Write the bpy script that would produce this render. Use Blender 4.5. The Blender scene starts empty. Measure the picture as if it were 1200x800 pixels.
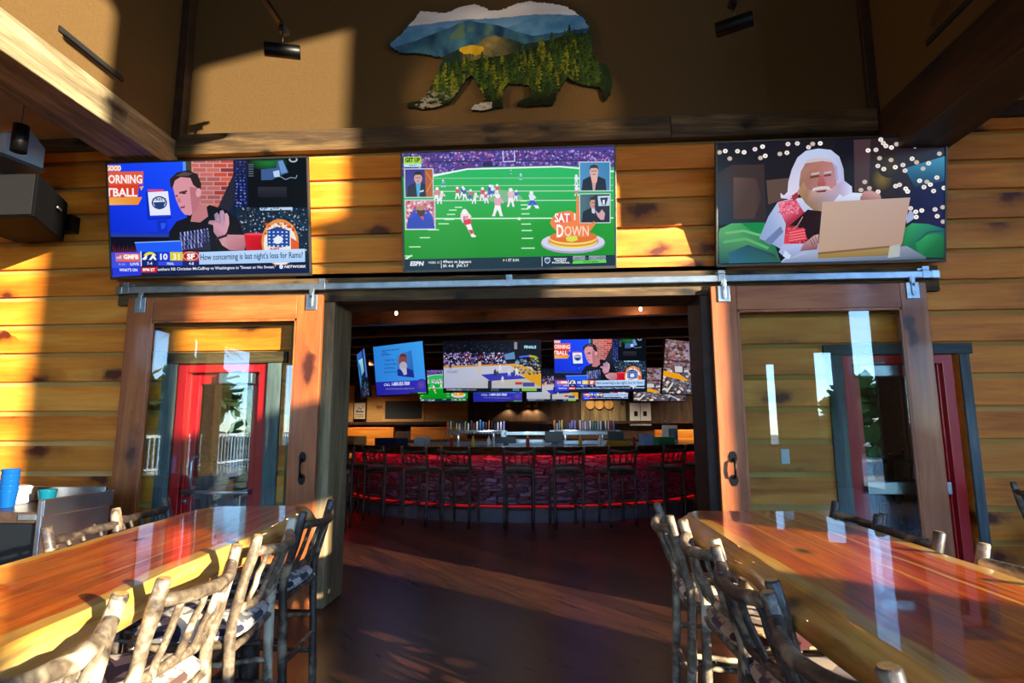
import bpy, math, random
import numpy as np
from mathutils import Vector, Matrix, noise
S = bpy.context.scene
COL = S.collection
PI = math.pi
R = math.radians

def lin(h):
    if not isinstance(h, str):
        return tuple(h)[:3] if len(h) > 2 else h
    h = h.lstrip('#')
    if len(h) == 3: h = ''.join(q * 2 for q in h)
    o = []
    for i in (0, 2, 4):
        c = int(h[i:i + 2], 16) / 255
        o.append(c / 12.92 if c <= .04045 else ((c + .055) / 1.055) ** 2.4)
    return tuple(o)

def mix(a, b, t):
    return tuple(x + (y - x) * t for x, y in zip(a, b))

# ------------------------------------------------------------------ mesh builder
class MB:
    def __init__(s):
        s.v = []; s.f = []; s.m = []; s.sm = []; s.att = []
    def add(s, vs, fs, m=0, smooth=False):
        b = len(s.v)
        s.v += [tuple(q) for q in vs]
        for f in fs:
            s.f.append([b + i for i in f]); s.m.append(m); s.sm.append(smooth)
        return b
    def box(s, x0, x1, y0, y1, z0, z1, m=0):
        vs = [(x, y, z) for z in (z0, z1) for y in (y0, y1) for x in (x0, x1)]
        s.add(vs, [(0, 2, 3, 1), (4, 5, 7, 6), (0, 1, 5, 4), (2, 6, 7, 3), (0, 4, 6, 2), (1, 3, 7, 5)], m)
        return s
    def obox(s, c, size, rot=(0, 0, 0), m=0):
        from mathutils import Euler
        M = Euler(rot).to_matrix()
        vs = []
        for z in (-.5, .5):
            for y in (-.5, .5):
                for x in (-.5, .5):
                    vs.append(tuple(M @ Vector((x * size[0], y * size[1], z * size[2])) + Vector(c)))
        s.add(vs, [(0, 2, 3, 1), (4, 5, 7, 6), (0, 1, 5, 4), (2, 6, 7, 3), (0, 4, 6, 2), (1, 3, 7, 5)], m)
        return s
    def bar(s, a, b, w, h, m=0):
        a = Vector(a); b = Vector(b); d = (b - a).normalized()
        u = d.cross(Vector((0, 0, 1)))
        if u.length < 1e-4: u = Vector((1, 0, 0))
        u.normalize(); n = u.cross(d)
        vs = [p + u * (i * w / 2) + n * (j * h / 2) for p in (a, b) for i, j in ((-1, -1), (1, -1), (1, 1), (-1, 1))]
        s.add(vs, [(3, 2, 1, 0), (4, 5, 6, 7), (0, 1, 5, 4), (1, 2, 6, 5), (2, 3, 7, 6), (3, 0, 4, 7)], m)
        return s
    def tube(s, pts, r, n=10, m=0, capm=None, jit=0., seed=0, smooth=True):
        pts = [Vector(p) for p in pts]
        k = len(pts)
        rr = r if isinstance(r, (list, tuple)) else [r] * k
        rnd = random.Random(seed)
        d0 = (pts[1] - pts[0]).normalized()
        u = d0.cross(Vector((0, 0, 1)))
        if u.length < .05: u = d0.cross(Vector((1, 0, 0)))
        u.normalize()
        vs = []
        for i, p in enumerate(pts):
            d = (pts[min(i + 1, k - 1)] - pts[max(i - 1, 0)]).normalized()
            u = (u - d * u.dot(d)).normalized(); w = d.cross(u)
            for j in range(n):
                a = 2 * PI * j / n
                q = rr[i] * (1 + (rnd.uniform(-jit, jit) if jit else 0))
                vs.append(p + (u * math.cos(a) + w * math.sin(a)) * q)
        fs = [(i * n + j, i * n + (j + 1) % n, (i + 1) * n + (j + 1) % n, (i + 1) * n + j) for i in range(k - 1) for j in range(n)]
        b = s.add(vs, fs, m, smooth)
        cm = m if capm is None else capm
        s.f.append([b + j for j in reversed(range(n))]); s.m.append(cm); s.sm.append(False)
        s.f.append([b + (k - 1) * n + j for j in range(n)]); s.m.append(cm); s.sm.append(False)
        return s
    def lathe(s, prof, c=(0, 0, 0), n=20, m=0, smooth=True, M=None):
        vs = []
        for r, z in prof:
            for j in range(n):
                a = 2 * PI * j / n
                p = Vector((r * math.cos(a), r * math.sin(a), z))
                if M is not None: p = M @ p
                vs.append(p + Vector(c))
        k = len(prof)
        fs = [(i * n + j, i * n + (j + 1) % n, (i + 1) * n + (j + 1) % n, (i + 1) * n + j) for i in range(k - 1) for j in range(n)]
        b = s.add(vs, fs, m, smooth)
        s.f.append([b + j for j in reversed(range(n))]); s.m.append(m); s.sm.append(False)
        s.f.append([b + (k - 1) * n + j for j in range(n)]); s.m.append(m); s.sm.append(False)
        return s
    def prism(s, poly, a, b, axis='z', m=0):
        def P(p, t):
            return {'z': (p[0], p[1], t), 'y': (p[0], t, p[1]), 'x': (t, p[0], p[1])}[axis]
        n = len(poly)
        vs = [P(p, a) for p in poly] + [P(p, b) for p in poly]
        fs = [list(reversed(range(n))), list(range(n, 2 * n))] + [(i, (i + 1) % n, n + (i + 1) % n, n + i) for i in range(n)]
        s.add(vs, fs, m)
        return s
    def build(s, name, mats, parent=None, loc=None, rot=None, bevel=0, seg=2, fix=True):
        me = bpy.data.meshes.new(name)
        me.from_pydata(s.v, [], s.f)
        if not isinstance(mats, (list, tuple)): mats = [mats]
        for q in mats: me.materials.append(q)
        me.polygons.foreach_set('material_index', s.m)
        me.polygons.foreach_set('use_smooth', s.sm)
        me.update()
        if fix:
            import bmesh
            bm = bmesh.new(); bm.from_mesh(me)
            bmesh.ops.recalc_face_normals(bm, faces=bm.faces)
            bm.to_mesh(me); bm.free()
        return link(name, me, parent, loc, rot, bevel, seg)

def link(name, me, parent=None, loc=None, rot=None, bevel=0, seg=2):
    o = bpy.data.objects.new(name, me)
    COL.objects.link(o)
    if parent: o.parent = parent
    if loc: o.location = loc
    if rot: o.rotation_euler = rot
    if bevel:
        b = o.modifiers.new('edge', 'BEVEL'); b.width = bevel; b.segments = seg; b.limit_method = 'ANGLE'; b.angle_limit = R(50)
    return o

def tag(o, label, cat, group=None):
    o['label'] = label; o['category'] = cat
    if group: o['group'] = group
    return o
def thing(name, label, cat, loc=(0, 0, 0), rz=0, group=None, rot=None):
    o = bpy.data.objects.new(name, None); COL.objects.link(o)
    o.empty_display_size = .1
    o.location = loc; o.rotation_euler = rot if rot else (0, 0, rz)
    return tag(o, label, cat, group)
def struct(o):
    o['kind'] = 'structure'; return o
def dup(root, loc, rz, label, group=None, scale=None):
    kids = {}
    for ob in list(COL.objects):
        if ob.parent: kids.setdefault(ob.parent.name, []).append(ob)
    def cp(o, par):
        c = o.copy(); COL.objects.link(c)
        if par: c.parent = par
        for ch in kids.get(o.name, []): cp(ch, c)
        return c
    r = cp(root, None)
    r.location = loc; r.rotation_euler = (0, 0, rz); r['label'] = label
    if scale: r.scale = scale
    if group: r['group'] = group
    return r

# ------------------------------------------------------------------ materials
class NT:
    def __init__(s, name):
        s.mat = bpy.data.materials.new(name); s.mat.use_nodes = True
        s.t = s.mat.node_tree; s.t.nodes.clear()
        s.out = s.t.nodes.new('ShaderNodeOutputMaterial')
    def n(s, typ, props=None, **inp):
        nd = s.t.nodes.new('ShaderNode' + typ)
        for k, v in (props or {}).items(): setattr(nd, k, v)
        for k, v in inp.items():
            key = int(k[1:]) if k[0] == '_' and k[1:].isdigit() else k.replace('_', ' ')
            s.put(nd.inputs[key], v)
        return nd
    def put(s, sock, v):
        if hasattr(v, 'outputs'): v = v.outputs[0]
        if hasattr(v, 'is_linked'): s.t.links.new(v, sock); return
        if sock.type == 'RGBA' and len(v) == 3: v = (*v, 1)
        sock.default_value = v
    def math(s, op, a, b=0., clamp=False):
        return s.n('Math', {'operation': op, 'use_clamp': clamp}, _0=a, _1=b).outputs[0]
    def mix(s, f, a, b, mode='MIX'):
        nd = s.t.nodes.new('ShaderNodeMix'); nd.data_type = 'RGBA'; nd.blend_type = mode
        s.put(nd.inputs[0], f); s.put(nd.inputs[6], a); s.put(nd.inputs[7], b)
        return nd.outputs[2]
    def ramp(s, f, stops, interp='LINEAR'):
        nd = s.t.nodes.new('ShaderNodeValToRGB'); nd.color_ramp.interpolation = interp
        e = nd.color_ramp.elements
        while len(e) < len(stops): e.new(.5)
        for q, (p, c) in zip(e, stops):
            q.position = p; q.color = (*c, 1) if len(c) == 3 else c
        s.put(nd.inputs[0], f)
        return nd.outputs[0]
    def coord(s, scale=(1, 1, 1), loc=(0, 0, 0), rot=(0, 0, 0), kind='Object', rnd=0.):
        tc = s.n('TexCoord')
        v = tc.outputs[kind]
        if rnd:
            oi = s.n('ObjectInfo')
            cx = s.n('CombineXYZ', X=s.math('MULTIPLY', oi.outputs['Random'], rnd), Y=s.math('MULTIPLY', oi.outputs['Random'], rnd * 1.7), Z=s.math('MULTIPLY', oi.outputs['Random'], rnd * .6))
            v = s.n('VectorMath', {'operation': 'ADD'}, _0=v, _1=cx).outputs[0]
        mp = s.n('Mapping', Vector=v)
        mp.inputs['Scale'].default_value = scale; mp.inputs['Location'].default_value = loc; mp.inputs['Rotation'].default_value = rot
        return mp.outputs[0]
    def noise(s, v, scale, detail=4., rough=.55, dist=0.):
        return s.n('TexNoise', Vector=v, Scale=scale, Detail=detail, Roughness=rough, Distortion=dist).outputs[0]
    def bump(s, h, strength=.3, dist=.01):
        return s.n('Bump', Height=h, Strength=strength, Distance=dist).outputs[0]
    def bsdf(s, **k):
        b = s.n('BsdfPrincipled', **k)
        s.t.links.new(b.outputs[0], s.out.inputs[0])
        return s.mat

def plain(name, col, rough=.5, metal=0., spec=.5, coat=0., **k):
    t = NT(name)
    return t.bsdf(Base_Color=lin(col), Roughness=rough, Metallic=metal, Specular_IOR_Level=spec, Coat_Weight=coat, **k)
def speck(name, col, col2, scale=20., rough=.6, metal=0., bump=.1, detail=4., coat=0., spec=.5):
    t = NT(name); v = t.coord(rnd=3.)
    h = t.noise(v, scale, detail)
    return t.bsdf(Base_Color=t.ramp(h, [(.3, lin(col)), (.7, lin(col2))]), Roughness=rough, Metallic=metal, Normal=t.bump(h, bump, .004), Coat_Weight=coat, Specular_IOR_Level=spec)
def wood(name, cols, axis='x', grain=1., rough=.5, coat=0., knots=.5, bump=.25, rnd=5., pitch=None, off=0., patch=.0, patchcol='#000000'):
    """cols: dark, mid, light, knot"""
    t = NT(name)
    st = {'x': (.12, 1, 1), 'y': (1, .12, 1), 'z': (1, 1, .12)}[axis]
    v = t.coord(rnd=rnd)
    if pitch:                                  # every board of a log wall gets grain of its own
        tc = t.n('TexCoord'); sep = t.n('SeparateXYZ', Vector=tc.outputs['Object'])
        bi = t.math('FLOOR', t.math('DIVIDE', t.math('SUBTRACT', sep.outputs[2], off), pitch))
        wn = t.n('TexWhiteNoise', {'noise_dimensions': '1D'}, W=bi)
        sh = t.n('VectorMath', {'operation': 'SCALE'}, _0=wn.outputs['Color'], Scale=17.)
        v = t.n('VectorMath', {'operation': 'ADD'}, _0=v, _1=sh.outputs[0]).outputs[0]
        brd = wn.outputs['Value']
    def mapd(sc):
        m = t.n('Mapping', Vector=v); m.inputs['Scale'].default_value = sc
        return m.outputs[0]
    g1 = t.noise(mapd(tuple(a * 3 * grain for a in st)), 1.6, 3., .5, 1.2)
    g2 = t.noise(mapd(tuple(a * 22 * grain if a == 1 else a * 14 * grain for a in st)), 2., 4., .6, .4)
    f = t.math('ADD', t.math('MULTIPLY', g1, .65), t.math('MULTIPLY', g2, .35))
    c = t.ramp(f, [(.32, lin(cols[0])), (.5, lin(cols[1])), (.68, lin(cols[2]))])
    if pitch:
        c = t.mix(1., c, t.ramp(brd, [(0., (.82, .8, .76)), (1., (1.12, 1.1, 1.08))]), 'MULTIPLY')
    if knots:
        kst = {'x': (.8, 1.1, 1.6), 'y': (1.1, .55, 1.5), 'z': (1.5, 1.1, .5)}[axis]
        dv = t.n('VectorMath', {'operation': 'ADD'}, _0=mapd(tuple(k * 2.1 * grain for k in kst)),
                 _1=t.n('VectorMath', {'operation': 'SCALE'}, _0=t.n('TexNoise', Vector=mapd((5, 5, 5)), Scale=1.5).outputs[1], Scale=.35).outputs[0])
        sp = t.n('SeparateXYZ', Vector=dv.outputs[0])
        vo = t.n('TexVoronoi', {'voronoi_dimensions': '2D'}, Vector=t.n('CombineXYZ', X=sp.outputs[1 if axis == 'y' else 0], Y=sp.outputs[2]), Scale=1.)
        sel = t.math('GREATER_THAN', t.n('SeparateColor', Color=vo.outputs['Color']).outputs[0], 1 - knots)
        k = t.math('MULTIPLY', t.ramp(vo.outputs['Distance'], [(.07, (1, 1, 1)), (.14, (.55, .55, .55)), (.2, (.28, .28, .28)), (.42, (0, 0, 0))]), sel)
        c = t.mix(k, c, lin(cols[3]))
    if patch:
        pn = t.ramp(t.noise(mapd((2.2, 2.2, 2.2)), 1.7, 3.), [(.5, (0, 0, 0)), (.68, (1, 1, 1))])
        c = t.mix(t.math('MULTIPLY', pn, patch), c, lin(patchcol))
    return t.bsdf(Base_Color=c, Roughness=rough, Coat_Weight=coat, Coat_Roughness=.08, Normal=t.bump(g2, bump, .006))

M = {}
M['log_wall'] = wood('log wall boards', ['#c46214', '#ec8a22', '#f8ac46', '#5c2004'], 'x', .8, .55, 0., .62, .2, 0., .24, .052)
M['lit_edge'] = wood('lit board edge', ['#b48440', '#d09c50', '#e2b46c', '#8a6a34'], 'x', .8, .6, 0., .0, .15, 0.)  # upward chamfers catching light, painted paler than the board faces
M['door_wood'] = wood('stained door timber', ['#84401a', '#aa5c2a', '#c2763e', '#441a08'], 'z', 1., .4, .2, .35, .15)
M['door_wood_h'] = wood('stained door rail timber', ['#84401a', '#aa5c2a', '#c2763e', '#441a08'], 'x', 1., .4, .2, .35, .15)
M['old_h'] = wood('dark weathered beam', ['#22180e', '#4e3a22', '#86693f', '#120a04'], 'x', 1.3, .75, 0., .5, .7)
M['old_v'] = wood('weathered grey post', ['#4a3a28', '#7a6848', '#a3906a', '#241a10'], 'z', 1., .75, 0., .3, .6)
M['beam_y'] = wood('rough sawn beam', ['#3e3422', '#7e7052', '#b0a07c', '#2a1c0e'], 'y', 1.3, .75, 0., .4, .8)
M['dark_y'] = wood('dark stained beam', ['#1c1008', '#341e10', '#4e301a', '#140a04'], 'y', 1., .6, 0., .3, .4)
M['joist'] = wood('bar room joist', ['#3a2012', '#5c341c', '#7a4828', '#1a0c04'], 'x', 1., .6, 0., .3, .3)
M['grey_v'] = wood('blue grey barn wood', ['#3a4044', '#5a6468', '#828c8c', '#1c1e20'], 'z', 1., .75, 0., .3, .5)
M['grey_h'] = wood('blue grey barn wood lintel', ['#2c3236', '#4a5358', '#6c7476', '#1c1e20'], 'x', 1., .75, 0., .3, .5)
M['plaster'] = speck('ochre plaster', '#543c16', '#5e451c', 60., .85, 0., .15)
M['soffit'] = speck('tan soffit board', '#d0aa78', '#dab686', 4., .8)
M['iron'] = plain('black iron', '#0c0c0d', .4, .6)
M['black'] = plain('black plastic', '#0d0d0f', .35)
M['black_matte'] = plain('black matte paint', '#101012', .7)
M['steel'] = speck('galvanised steel', '#9aa4ae', '#b6c0c8', 14., .32, .9, .02)
M['stainless'] = speck('stainless steel', '#a8b0b8', '#bcc4ca', 6., .28, 1., .01)
M['bezel'] = plain('grey tv bezel', '#4c4a48', .35, .7)
M['red_paint'] = plain('red door paint', '#c0121a', .35, 0., .5, .3)
M['white_plastic'] = plain('white plastic', '#d8dce0', .4)
M['cut_end'] = wood('cut log end', ['#b0803c', '#cc9a52', '#e0b874', '#7a4a1c'], 'z', 3., .6, .1, .0, .1)

def bark(name, d, m_, l, peel):
    t = NT(name); v = t.coord(rnd=9.)
    n1 = t.noise(v, 14., 6., .65, .8); n2 = t.noise(v, 60., 3., .6); n3 = t.noise(v, 4., 3., .5, 1.)
    f = t.math('ADD', t.math('MULTIPLY', n1, .7), t.math('MULTIPLY', n2, .3))
    c = t.ramp(f, [(.34, lin(d)), (.52, lin(m_)), (.66, lin(l))])
    c = t.mix(t.ramp(n3, [(.56, (0, 0, 0)), (.66, (1, 1, 1))]), c, lin(peel))
    return t.bsdf(Base_Color=c, Roughness=.5, Normal=t.bump(f, .6, .006), Coat_Weight=.25, Coat_Roughness=.25)
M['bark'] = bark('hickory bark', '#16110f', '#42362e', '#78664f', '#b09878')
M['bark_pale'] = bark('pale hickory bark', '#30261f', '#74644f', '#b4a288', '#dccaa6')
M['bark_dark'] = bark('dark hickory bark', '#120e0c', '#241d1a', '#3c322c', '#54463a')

def glass(name, tint=(1, 1, 1), refl=1.):
    t = NT(name)
    fc = t.n('LayerWeight', Blend=.5).outputs['Facing']
    fr = t.math('ADD', refl, t.math('MULTIPLY', t.math('POWER', fc, 5.), 1. - refl))
    tr = t.n('BsdfTransparent', Color=tint); gl = t.n('BsdfGlossy', Color=(1, 1, 1), Roughness=0.)
    mx = t.n('MixShader', _0=fr, _1=tr, _2=gl)
    t.t.links.new(mx.outputs[0], t.out.inputs[0])
    return t.mat
M['pane'] = glass('door pane glass', (.91, .965, .94), .06)
M['win'] = glass('window glass', (.97, .99, 1), .04)
M['blue_cup'] = plain('blue translucent tumbler', '#1c6ec4', .15, 0., .5, 0., Transmission_Weight=.55, IOR=1.2)
M['teal_cup'] = plain('teal translucent tumbler', '#1a7a92', .15, 0., .5, 0., Transmission_Weight=.5, IOR=1.2)

def emit(name, col, st):
    t = NT(name); e = t.n('Emission', Color=lin(col), Strength=st)
    t.t.links.new(e.outputs[0], t.out.inputs[0]); return t.mat
M['led'] = emit('red led strip', '#ff0c1c', 60.)
M['lamp_on'] = emit('warm lamp lens', '#ffdca8', 6.)
def colmat(name, emission):
    t = NT(name); a = t.n('Attribute', {'attribute_name': 'Col'})
    if emission:
        e = t.n('Emission', Color=a.outputs[0], Strength=emission)
        g = t.n('BsdfGlossy', Color=(.018, .018, .018), Roughness=.22)
        ad = t.n('AddShader', _0=e, _1=g)
        t.t.links.new(ad.outputs[0], t.out.inputs[0])
        try: t.mat.cycles.emission_sampling = 'NONE'
        except Exception: pass
        return t.mat
    return t.bsdf(Base_Color=a.outputs[0], Roughness=.35)
M['screen'] = colmat('lit tv picture', 1.0)
M['print'] = colmat('printed picture', 0)
M['print_gloss'] = M['print']

def fabric(name, base, c2, c3):
    t = NT(name); v = t.coord()
    br = t.n('TexBrick', Vector=t.coord((1, 1, 1), rot=(0, 0, R(45))), Scale=9., Color1=lin(base), Color2=lin(base), Mortar=lin(c2), Mortar_Size=.12)
    sep = t.n('SeparateXYZ', Vector=v)
    wv = t.math('ABSOLUTE', t.math('SUBTRACT', t.math('FRACT', t.math('MULTIPLY', sep.outputs[1], 5.5)), .5))
    bandx = t.math('LESS_THAN', t.math('ABSOLUTE', sep.outputs[0]), .05)
    bandz = t.math('LESS_THAN', t.math('ABSOLUTE', t.math('SUBTRACT', sep.outputs[2], .03)), .011)
    dia = t.math('LESS_THAN', t.math('ADD', wv, t.math('MULTIPLY', t.math('ABSOLUTE', sep.outputs[0]), 6.)), .35)
    blob = t.ramp(t.noise(v, 19., 2.), [(.5, (0, 0, 0)), (.53, (1, 1, 1))])
    c = t.mix(t.math('MULTIPLY', blob, .8), br, lin(c3))
    c = t.mix(bandx, c, t.mix(dia, lin(c3), lin(c2)))
    dz = t.math('LESS_THAN', wv, .22)
    c = t.mix(bandz, c, t.mix(dz, lin(c3), lin(c2)))
    n = t.noise(v, 300., 2.)
    return t.bsdf(Base_Color=c, Roughness=.9, Normal=t.bump(n, .3, .002), Sheen_Weight=.2)
M['fab_blue'] = fabric('blue grey lodge fabric', '#8b9298', '#d8d2c4', '#20243c')
M['fab_tan'] = fabric('tan lodge fabric', '#c8a078', '#e8d8b8', '#5a3a30')
M['fab_red'] = fabric('red lodge fabric', '#7a1c1c', '#b89a6a', '#4a0e12')
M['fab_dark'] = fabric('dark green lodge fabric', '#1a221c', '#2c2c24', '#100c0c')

def table_mat():
    t = NT('cedar slab under clear epoxy')
    at = t.n('Attribute', {'attribute_name': 'acr'})
    a = at.outputs['Fac']
    v = t.coord((1, 1, 1), rnd=0.)
    def mp(sc):
        m = t.n('Mapping', Vector=v); m.inputs['Scale'].default_value = sc; return m.outputs[0]
    g1 = t.noise(mp((5, .55, 5)), 1.5, 4., .55, 1.4)
    g2 = t.noise(mp((46, 1.6, 46)), 1.6, 4., .6, .5)
    f = t.math('ADD', t.math('MULTIPLY', g1, .6), t.math('MULTIPLY', g2, .4))
    heart = t.ramp(f, [(.3, lin('#5a1604')), (.43, lin('#a43608')), (.55, lin('#d4560e')), (.68, lin('#ec8624'))])
    sap = t.ramp(f, [(.32, lin('#b8741c')), (.5, lin('#e2a446')), (.68, lin('#f0c474'))])
    wob = t.math('MULTIPLY', t.math('SUBTRACT', t.noise(mp((2, 1.1, 2)), 1.6, 3.), .5), .22)
    e = t.math('ADD', t.math('ABSOLUTE', a), wob)
    mask = t.ramp(e, [(.80, (0, 0, 0)), (.84, (1, 1, 1))])
    aw = t.math('ADD', a, t.math('MULTIPLY', t.math('SUBTRACT', t.noise(mp((.5, .8, .5)), 1.2, 3.), .5), .1))
    lines = None
    for p, w in ((-.42, .012), (.1, .018), (.42, .022), (-.1, .008), (.62, .01)):
        q = t.math('LESS_THAN', t.math('ABSOLUTE', t.math('SUBTRACT', aw, p)), w)
        lines = q if lines is None else t.math('MAXIMUM', lines, q)
    brk = t.ramp(t.noise(mp((3, .8, 3)), 1.1, 2.), [(.42, (0, 0, 0)), (.5, (1, 1, 1))])
    c = t.mix(t.math('MULTIPLY', lines, brk), heart, lin('#e09a3a'))
    c = t.mix(mask, c, sap)
    vo = t.n('TexVoronoi', Vector=mp((3.6, 1.9, 3.6)), Scale=1.1)
    sel = t.math('GREATER_THAN', t.n('SeparateColor', Color=vo.outputs['Color']).outputs[0], .35)
    k = t.math('MULTIPLY', t.ramp(vo.outputs['Distance'], [(.08, (1, 1, 1)), (.13, (.3, .3, .3)), (.2, (0, 0, 0))]), sel)
    c = t.mix(k, c, lin('#2c0a04'))
    dk = t.ramp(t.noise(mp((9, 1.2, 9)), 1.3, 3., .6, .8), [(.6, (0, 0, 0)), (.72, (1, 1, 1))])
    c = t.mix(t.math('MULTIPLY', dk, .55), c, lin('#3a0c04'))
    return t.bsdf(Base_Color=c, Roughness=.35, Coat_Weight=t.ramp(t.math('ABSOLUTE', a), [(.0, (1, 1, 1)), (.99, (1, 1, 1)), (1., (.25, .25, .25))]), Coat_Roughness=.02, Coat_IOR=1.6,
                  Coat_Normal=t.bump(t.noise(mp((3, 3, 3)), 1.5, 1.), .035, .02))
M['table'] = table_mat()

def floor_mat():
    t = NT('dark plank floor')
    v = t.coord(rot=(0, 0, R(50)))
    br = t.n('TexBrick', {'offset': .37}, Vector=v, Scale=1., Color1=lin('#4c2b1c'), Color2=lin('#2b1910'), Mortar=lin('#0c0503'), Mortar_Size=.0035)
    br.inputs['Brick Width'].default_value = 1.6; br.inputs['Row Height'].default_value = .19
    m = t.n('Mapping', Vector=v); m.inputs['Scale'].default_value = (1.2, 16, 1)
    g = t.noise(m.outputs[0], 2., 5., .6, .8)
    c = t.mix(1., br, t.ramp(g, [(.3, (.45, .42, .4)), (.7, (1.5, 1.45, 1.4))]), 'MULTIPLY')
    h = t.math('ADD', t.math('MULTIPLY', g, .4), br.outputs['Fac'])
    return t.bsdf(Base_Color=c, Roughness=t.math('ADD', .2, t.math('MULTIPLY', g, .22)), Normal=t.bump(g, .22, .004), Specular_IOR_Level=.5)
M['floor'] = floor_mat()

def stone_mat():
    t = NT('stacked ledge stone')
    v = t.coord((1, 1, 1), kind='UV')
    m = t.n('Mapping', Vector=t.n('VectorMath', {'operation': 'ADD'}, _0=v, _1=t.n('VectorMath', {'operation': 'SCALE'}, _0=t.n('TexNoise', Vector=v, Scale=3.).outputs[1], Scale=.05).outputs[0]).outputs[0])
    m.inputs['Scale'].default_value = (4.2, 19., 1)
    vo = t.n('TexVoronoi', {'distance': 'CHEBYCHEV'}, Vector=m.outputs[0], Scale=1., Randomness=.85)
    ve = t.n('TexVoronoi', {'feature': 'DISTANCE_TO_EDGE'}, Vector=m.outputs[0], Scale=1., Randomness=.85)
    q = t.n('SeparateColor', Color=vo.outputs['Color']).outputs[0]
    c = t.ramp(q, [(.0, lin('#3a3848')), (.4, lin('#5c5c74')), (.7, lin('#8080a0')), (1., lin('#44404c'))])
    n = t.noise(v, 16., 5., .6)
    c = t.mix(1., c, t.ramp(n, [(.3, (.45, .45, .45)), (.7, (1.35, 1.35, 1.35))]), 'MULTIPLY')
    e = t.ramp(ve.outputs[0], [(.0, (0, 0, 0)), (.09, (1, 1, 1))])
    c = t.mix(e, lin('#08080a'), c)
    h = t.math('ADD', t.math('MULTIPLY', n, .4), t.math('ADD', e, q))
    return t.bsdf(Base_Color=c, Roughness=.65, Normal=t.bump(h, 1., .035))
M['stone'] = stone_mat()
# ================================================================== THE ROOM
def log_wall():
    b = MB()
    holes = [(-2.08, 1.40, 2.36), (-3.06, -2.22, 1.90), (2.17, 3.05, 1.90)]
    X0, X1 = -6.5, 6.5
    def run(x0, x1, z0, z1):
        yf, yc, yb = -.022, .014, .3
        ch = z1 - .044 if z1 - z0 > .06 else z0
        prof = [(yc, z0), (yf, z0), (yf, ch), (yc, z1), (yb, z1), (yb, z0)]
        n = 6
        base = len(b.v)
        b.v += [(x0, y, z) for y, z in prof] + [(x1, y, z) for y, z in prof]
        for i in range(n):
            j = (i + 1) % n
            b.f.append([base + i, base + j, base + n + j, base + n + i]); b.m.append(1 if i == 2 else 0); b.sm.append(False)
        b.f.append([base + i for i in reversed(range(n))]); b.f.append([base + n + i for i in range(n)])
        b.m += [0, 0]; b.sm += [False, False]
    n = -1
    while True:
        z0 = .052 + .24 * n; z1 = z0 + .24; n += 1
        if z0 >= 3.85: break
        zz0, zz1 = max(z0, 0), min(z1, 3.85)
        cuts = sorted({X0, X1, *[h[0] for h in holes], *[h[1] for h in holes], -3.2, 2.66})
        segs = []
        for a, c in zip(cuts, cuts[1:]):
            m_ = (a + c) / 2; bot = zz0; top = zz1
            for h in holes:
                if h[0] < m_ < h[1] and zz0 < h[2]: bot = h[2]
            if -3.2 < m_ < 2.66 and top > 3.66: top = 3.66
            if top - bot < .012: continue
            if segs and abs(segs[-1][1] - a) < 1e-6 and segs[-1][2:] == (bot, top): segs[-1] = (segs[-1][0], c, bot, top)
            else: segs.append((a, c, bot, top))
        for q in segs: run(*q)
    return struct(b.build('wall_front', [M['log_wall'], M['lit_edge']]))
log_wall()

def holed(name, axis, c0, c1, a0, a1, z0, z1, holes, m):
    """a wall slab between c0 and c1 with rectangular openings (a, b, z, z)"""
    b = MB()
    ac = sorted({a0, a1, *[h[0] for h in holes], *[h[1] for h in holes]})
    zc = sorted({z0, z1, *[h[2] for h in holes], *[h[3] for h in holes]})
    for p, q in zip(ac, ac[1:]):
        for r, s_ in zip(zc, zc[1:]):
            mx_, mz = (p + q) / 2, (r + s_) / 2
            if any(h[0] < mx_ < h[1] and h[2] < mz < h[3] for h in holes): continue
            if axis == 'x': b.box(c0, c1, p, q, r, s_)
            else: b.box(p, q, c0, c1, r, s_)
    return struct(b.build(name, m, fix=False))
RW = [(-4.88, -3.86, .05, 4.75), (-6.98, -5.85, .05, 2.78), (-6.98, -6.05, 3.5, 5.0), (-6.98, -5.9, 5.0, 6.8), (-8.95, -7.78, .05, 6.8)]  # openings in the unseen wall, shaped to throw the sun patches
LW = [(-5.41, -4.41, .45, 3.02), (-6.25, -5.88, .45, 3.02), (-8.2, -6.85, .3, 3.02)]
BW = [(-6.3, -5.9, .9, 2.85), (4.82, 5.08, .9, 2.75), (5.88, 6.35, .9, 3.0), (-4.4, -1.7, .3, 3.7), (-1.3, 1.2, .3, 3.7), (1.6, 3.6, .3, 3.7)]  # last three openings added in the unseen wall to let in skylight
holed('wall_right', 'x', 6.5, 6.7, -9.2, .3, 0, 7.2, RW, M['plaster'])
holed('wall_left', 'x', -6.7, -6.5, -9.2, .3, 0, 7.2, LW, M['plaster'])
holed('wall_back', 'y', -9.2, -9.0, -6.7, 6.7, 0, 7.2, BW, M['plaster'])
nw = 0
for axis, c, hs in (('x', 6.6, RW), ('x', -6.6, LW), ('y', -9.1, BW)):
    for h in hs:
        nw += 1; b = MB(); t = .035
        def bx(p, q, r, s_):
            if axis == 'x': b.box(c - .04, c + .04, p, q, r, s_)
            else: b.box(p, q, c - .04, c + .04, r, s_)
        bx(h[0], h[0] + t, h[2], h[3]); bx(h[1] - t, h[1], h[2], h[3]); bx(h[0], h[1], h[2], h[2] + t); bx(h[0], h[1], h[3] - t, h[3])
        struct(b.build('window_%d' % nw, M['black_matte'], fix=False))

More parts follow.
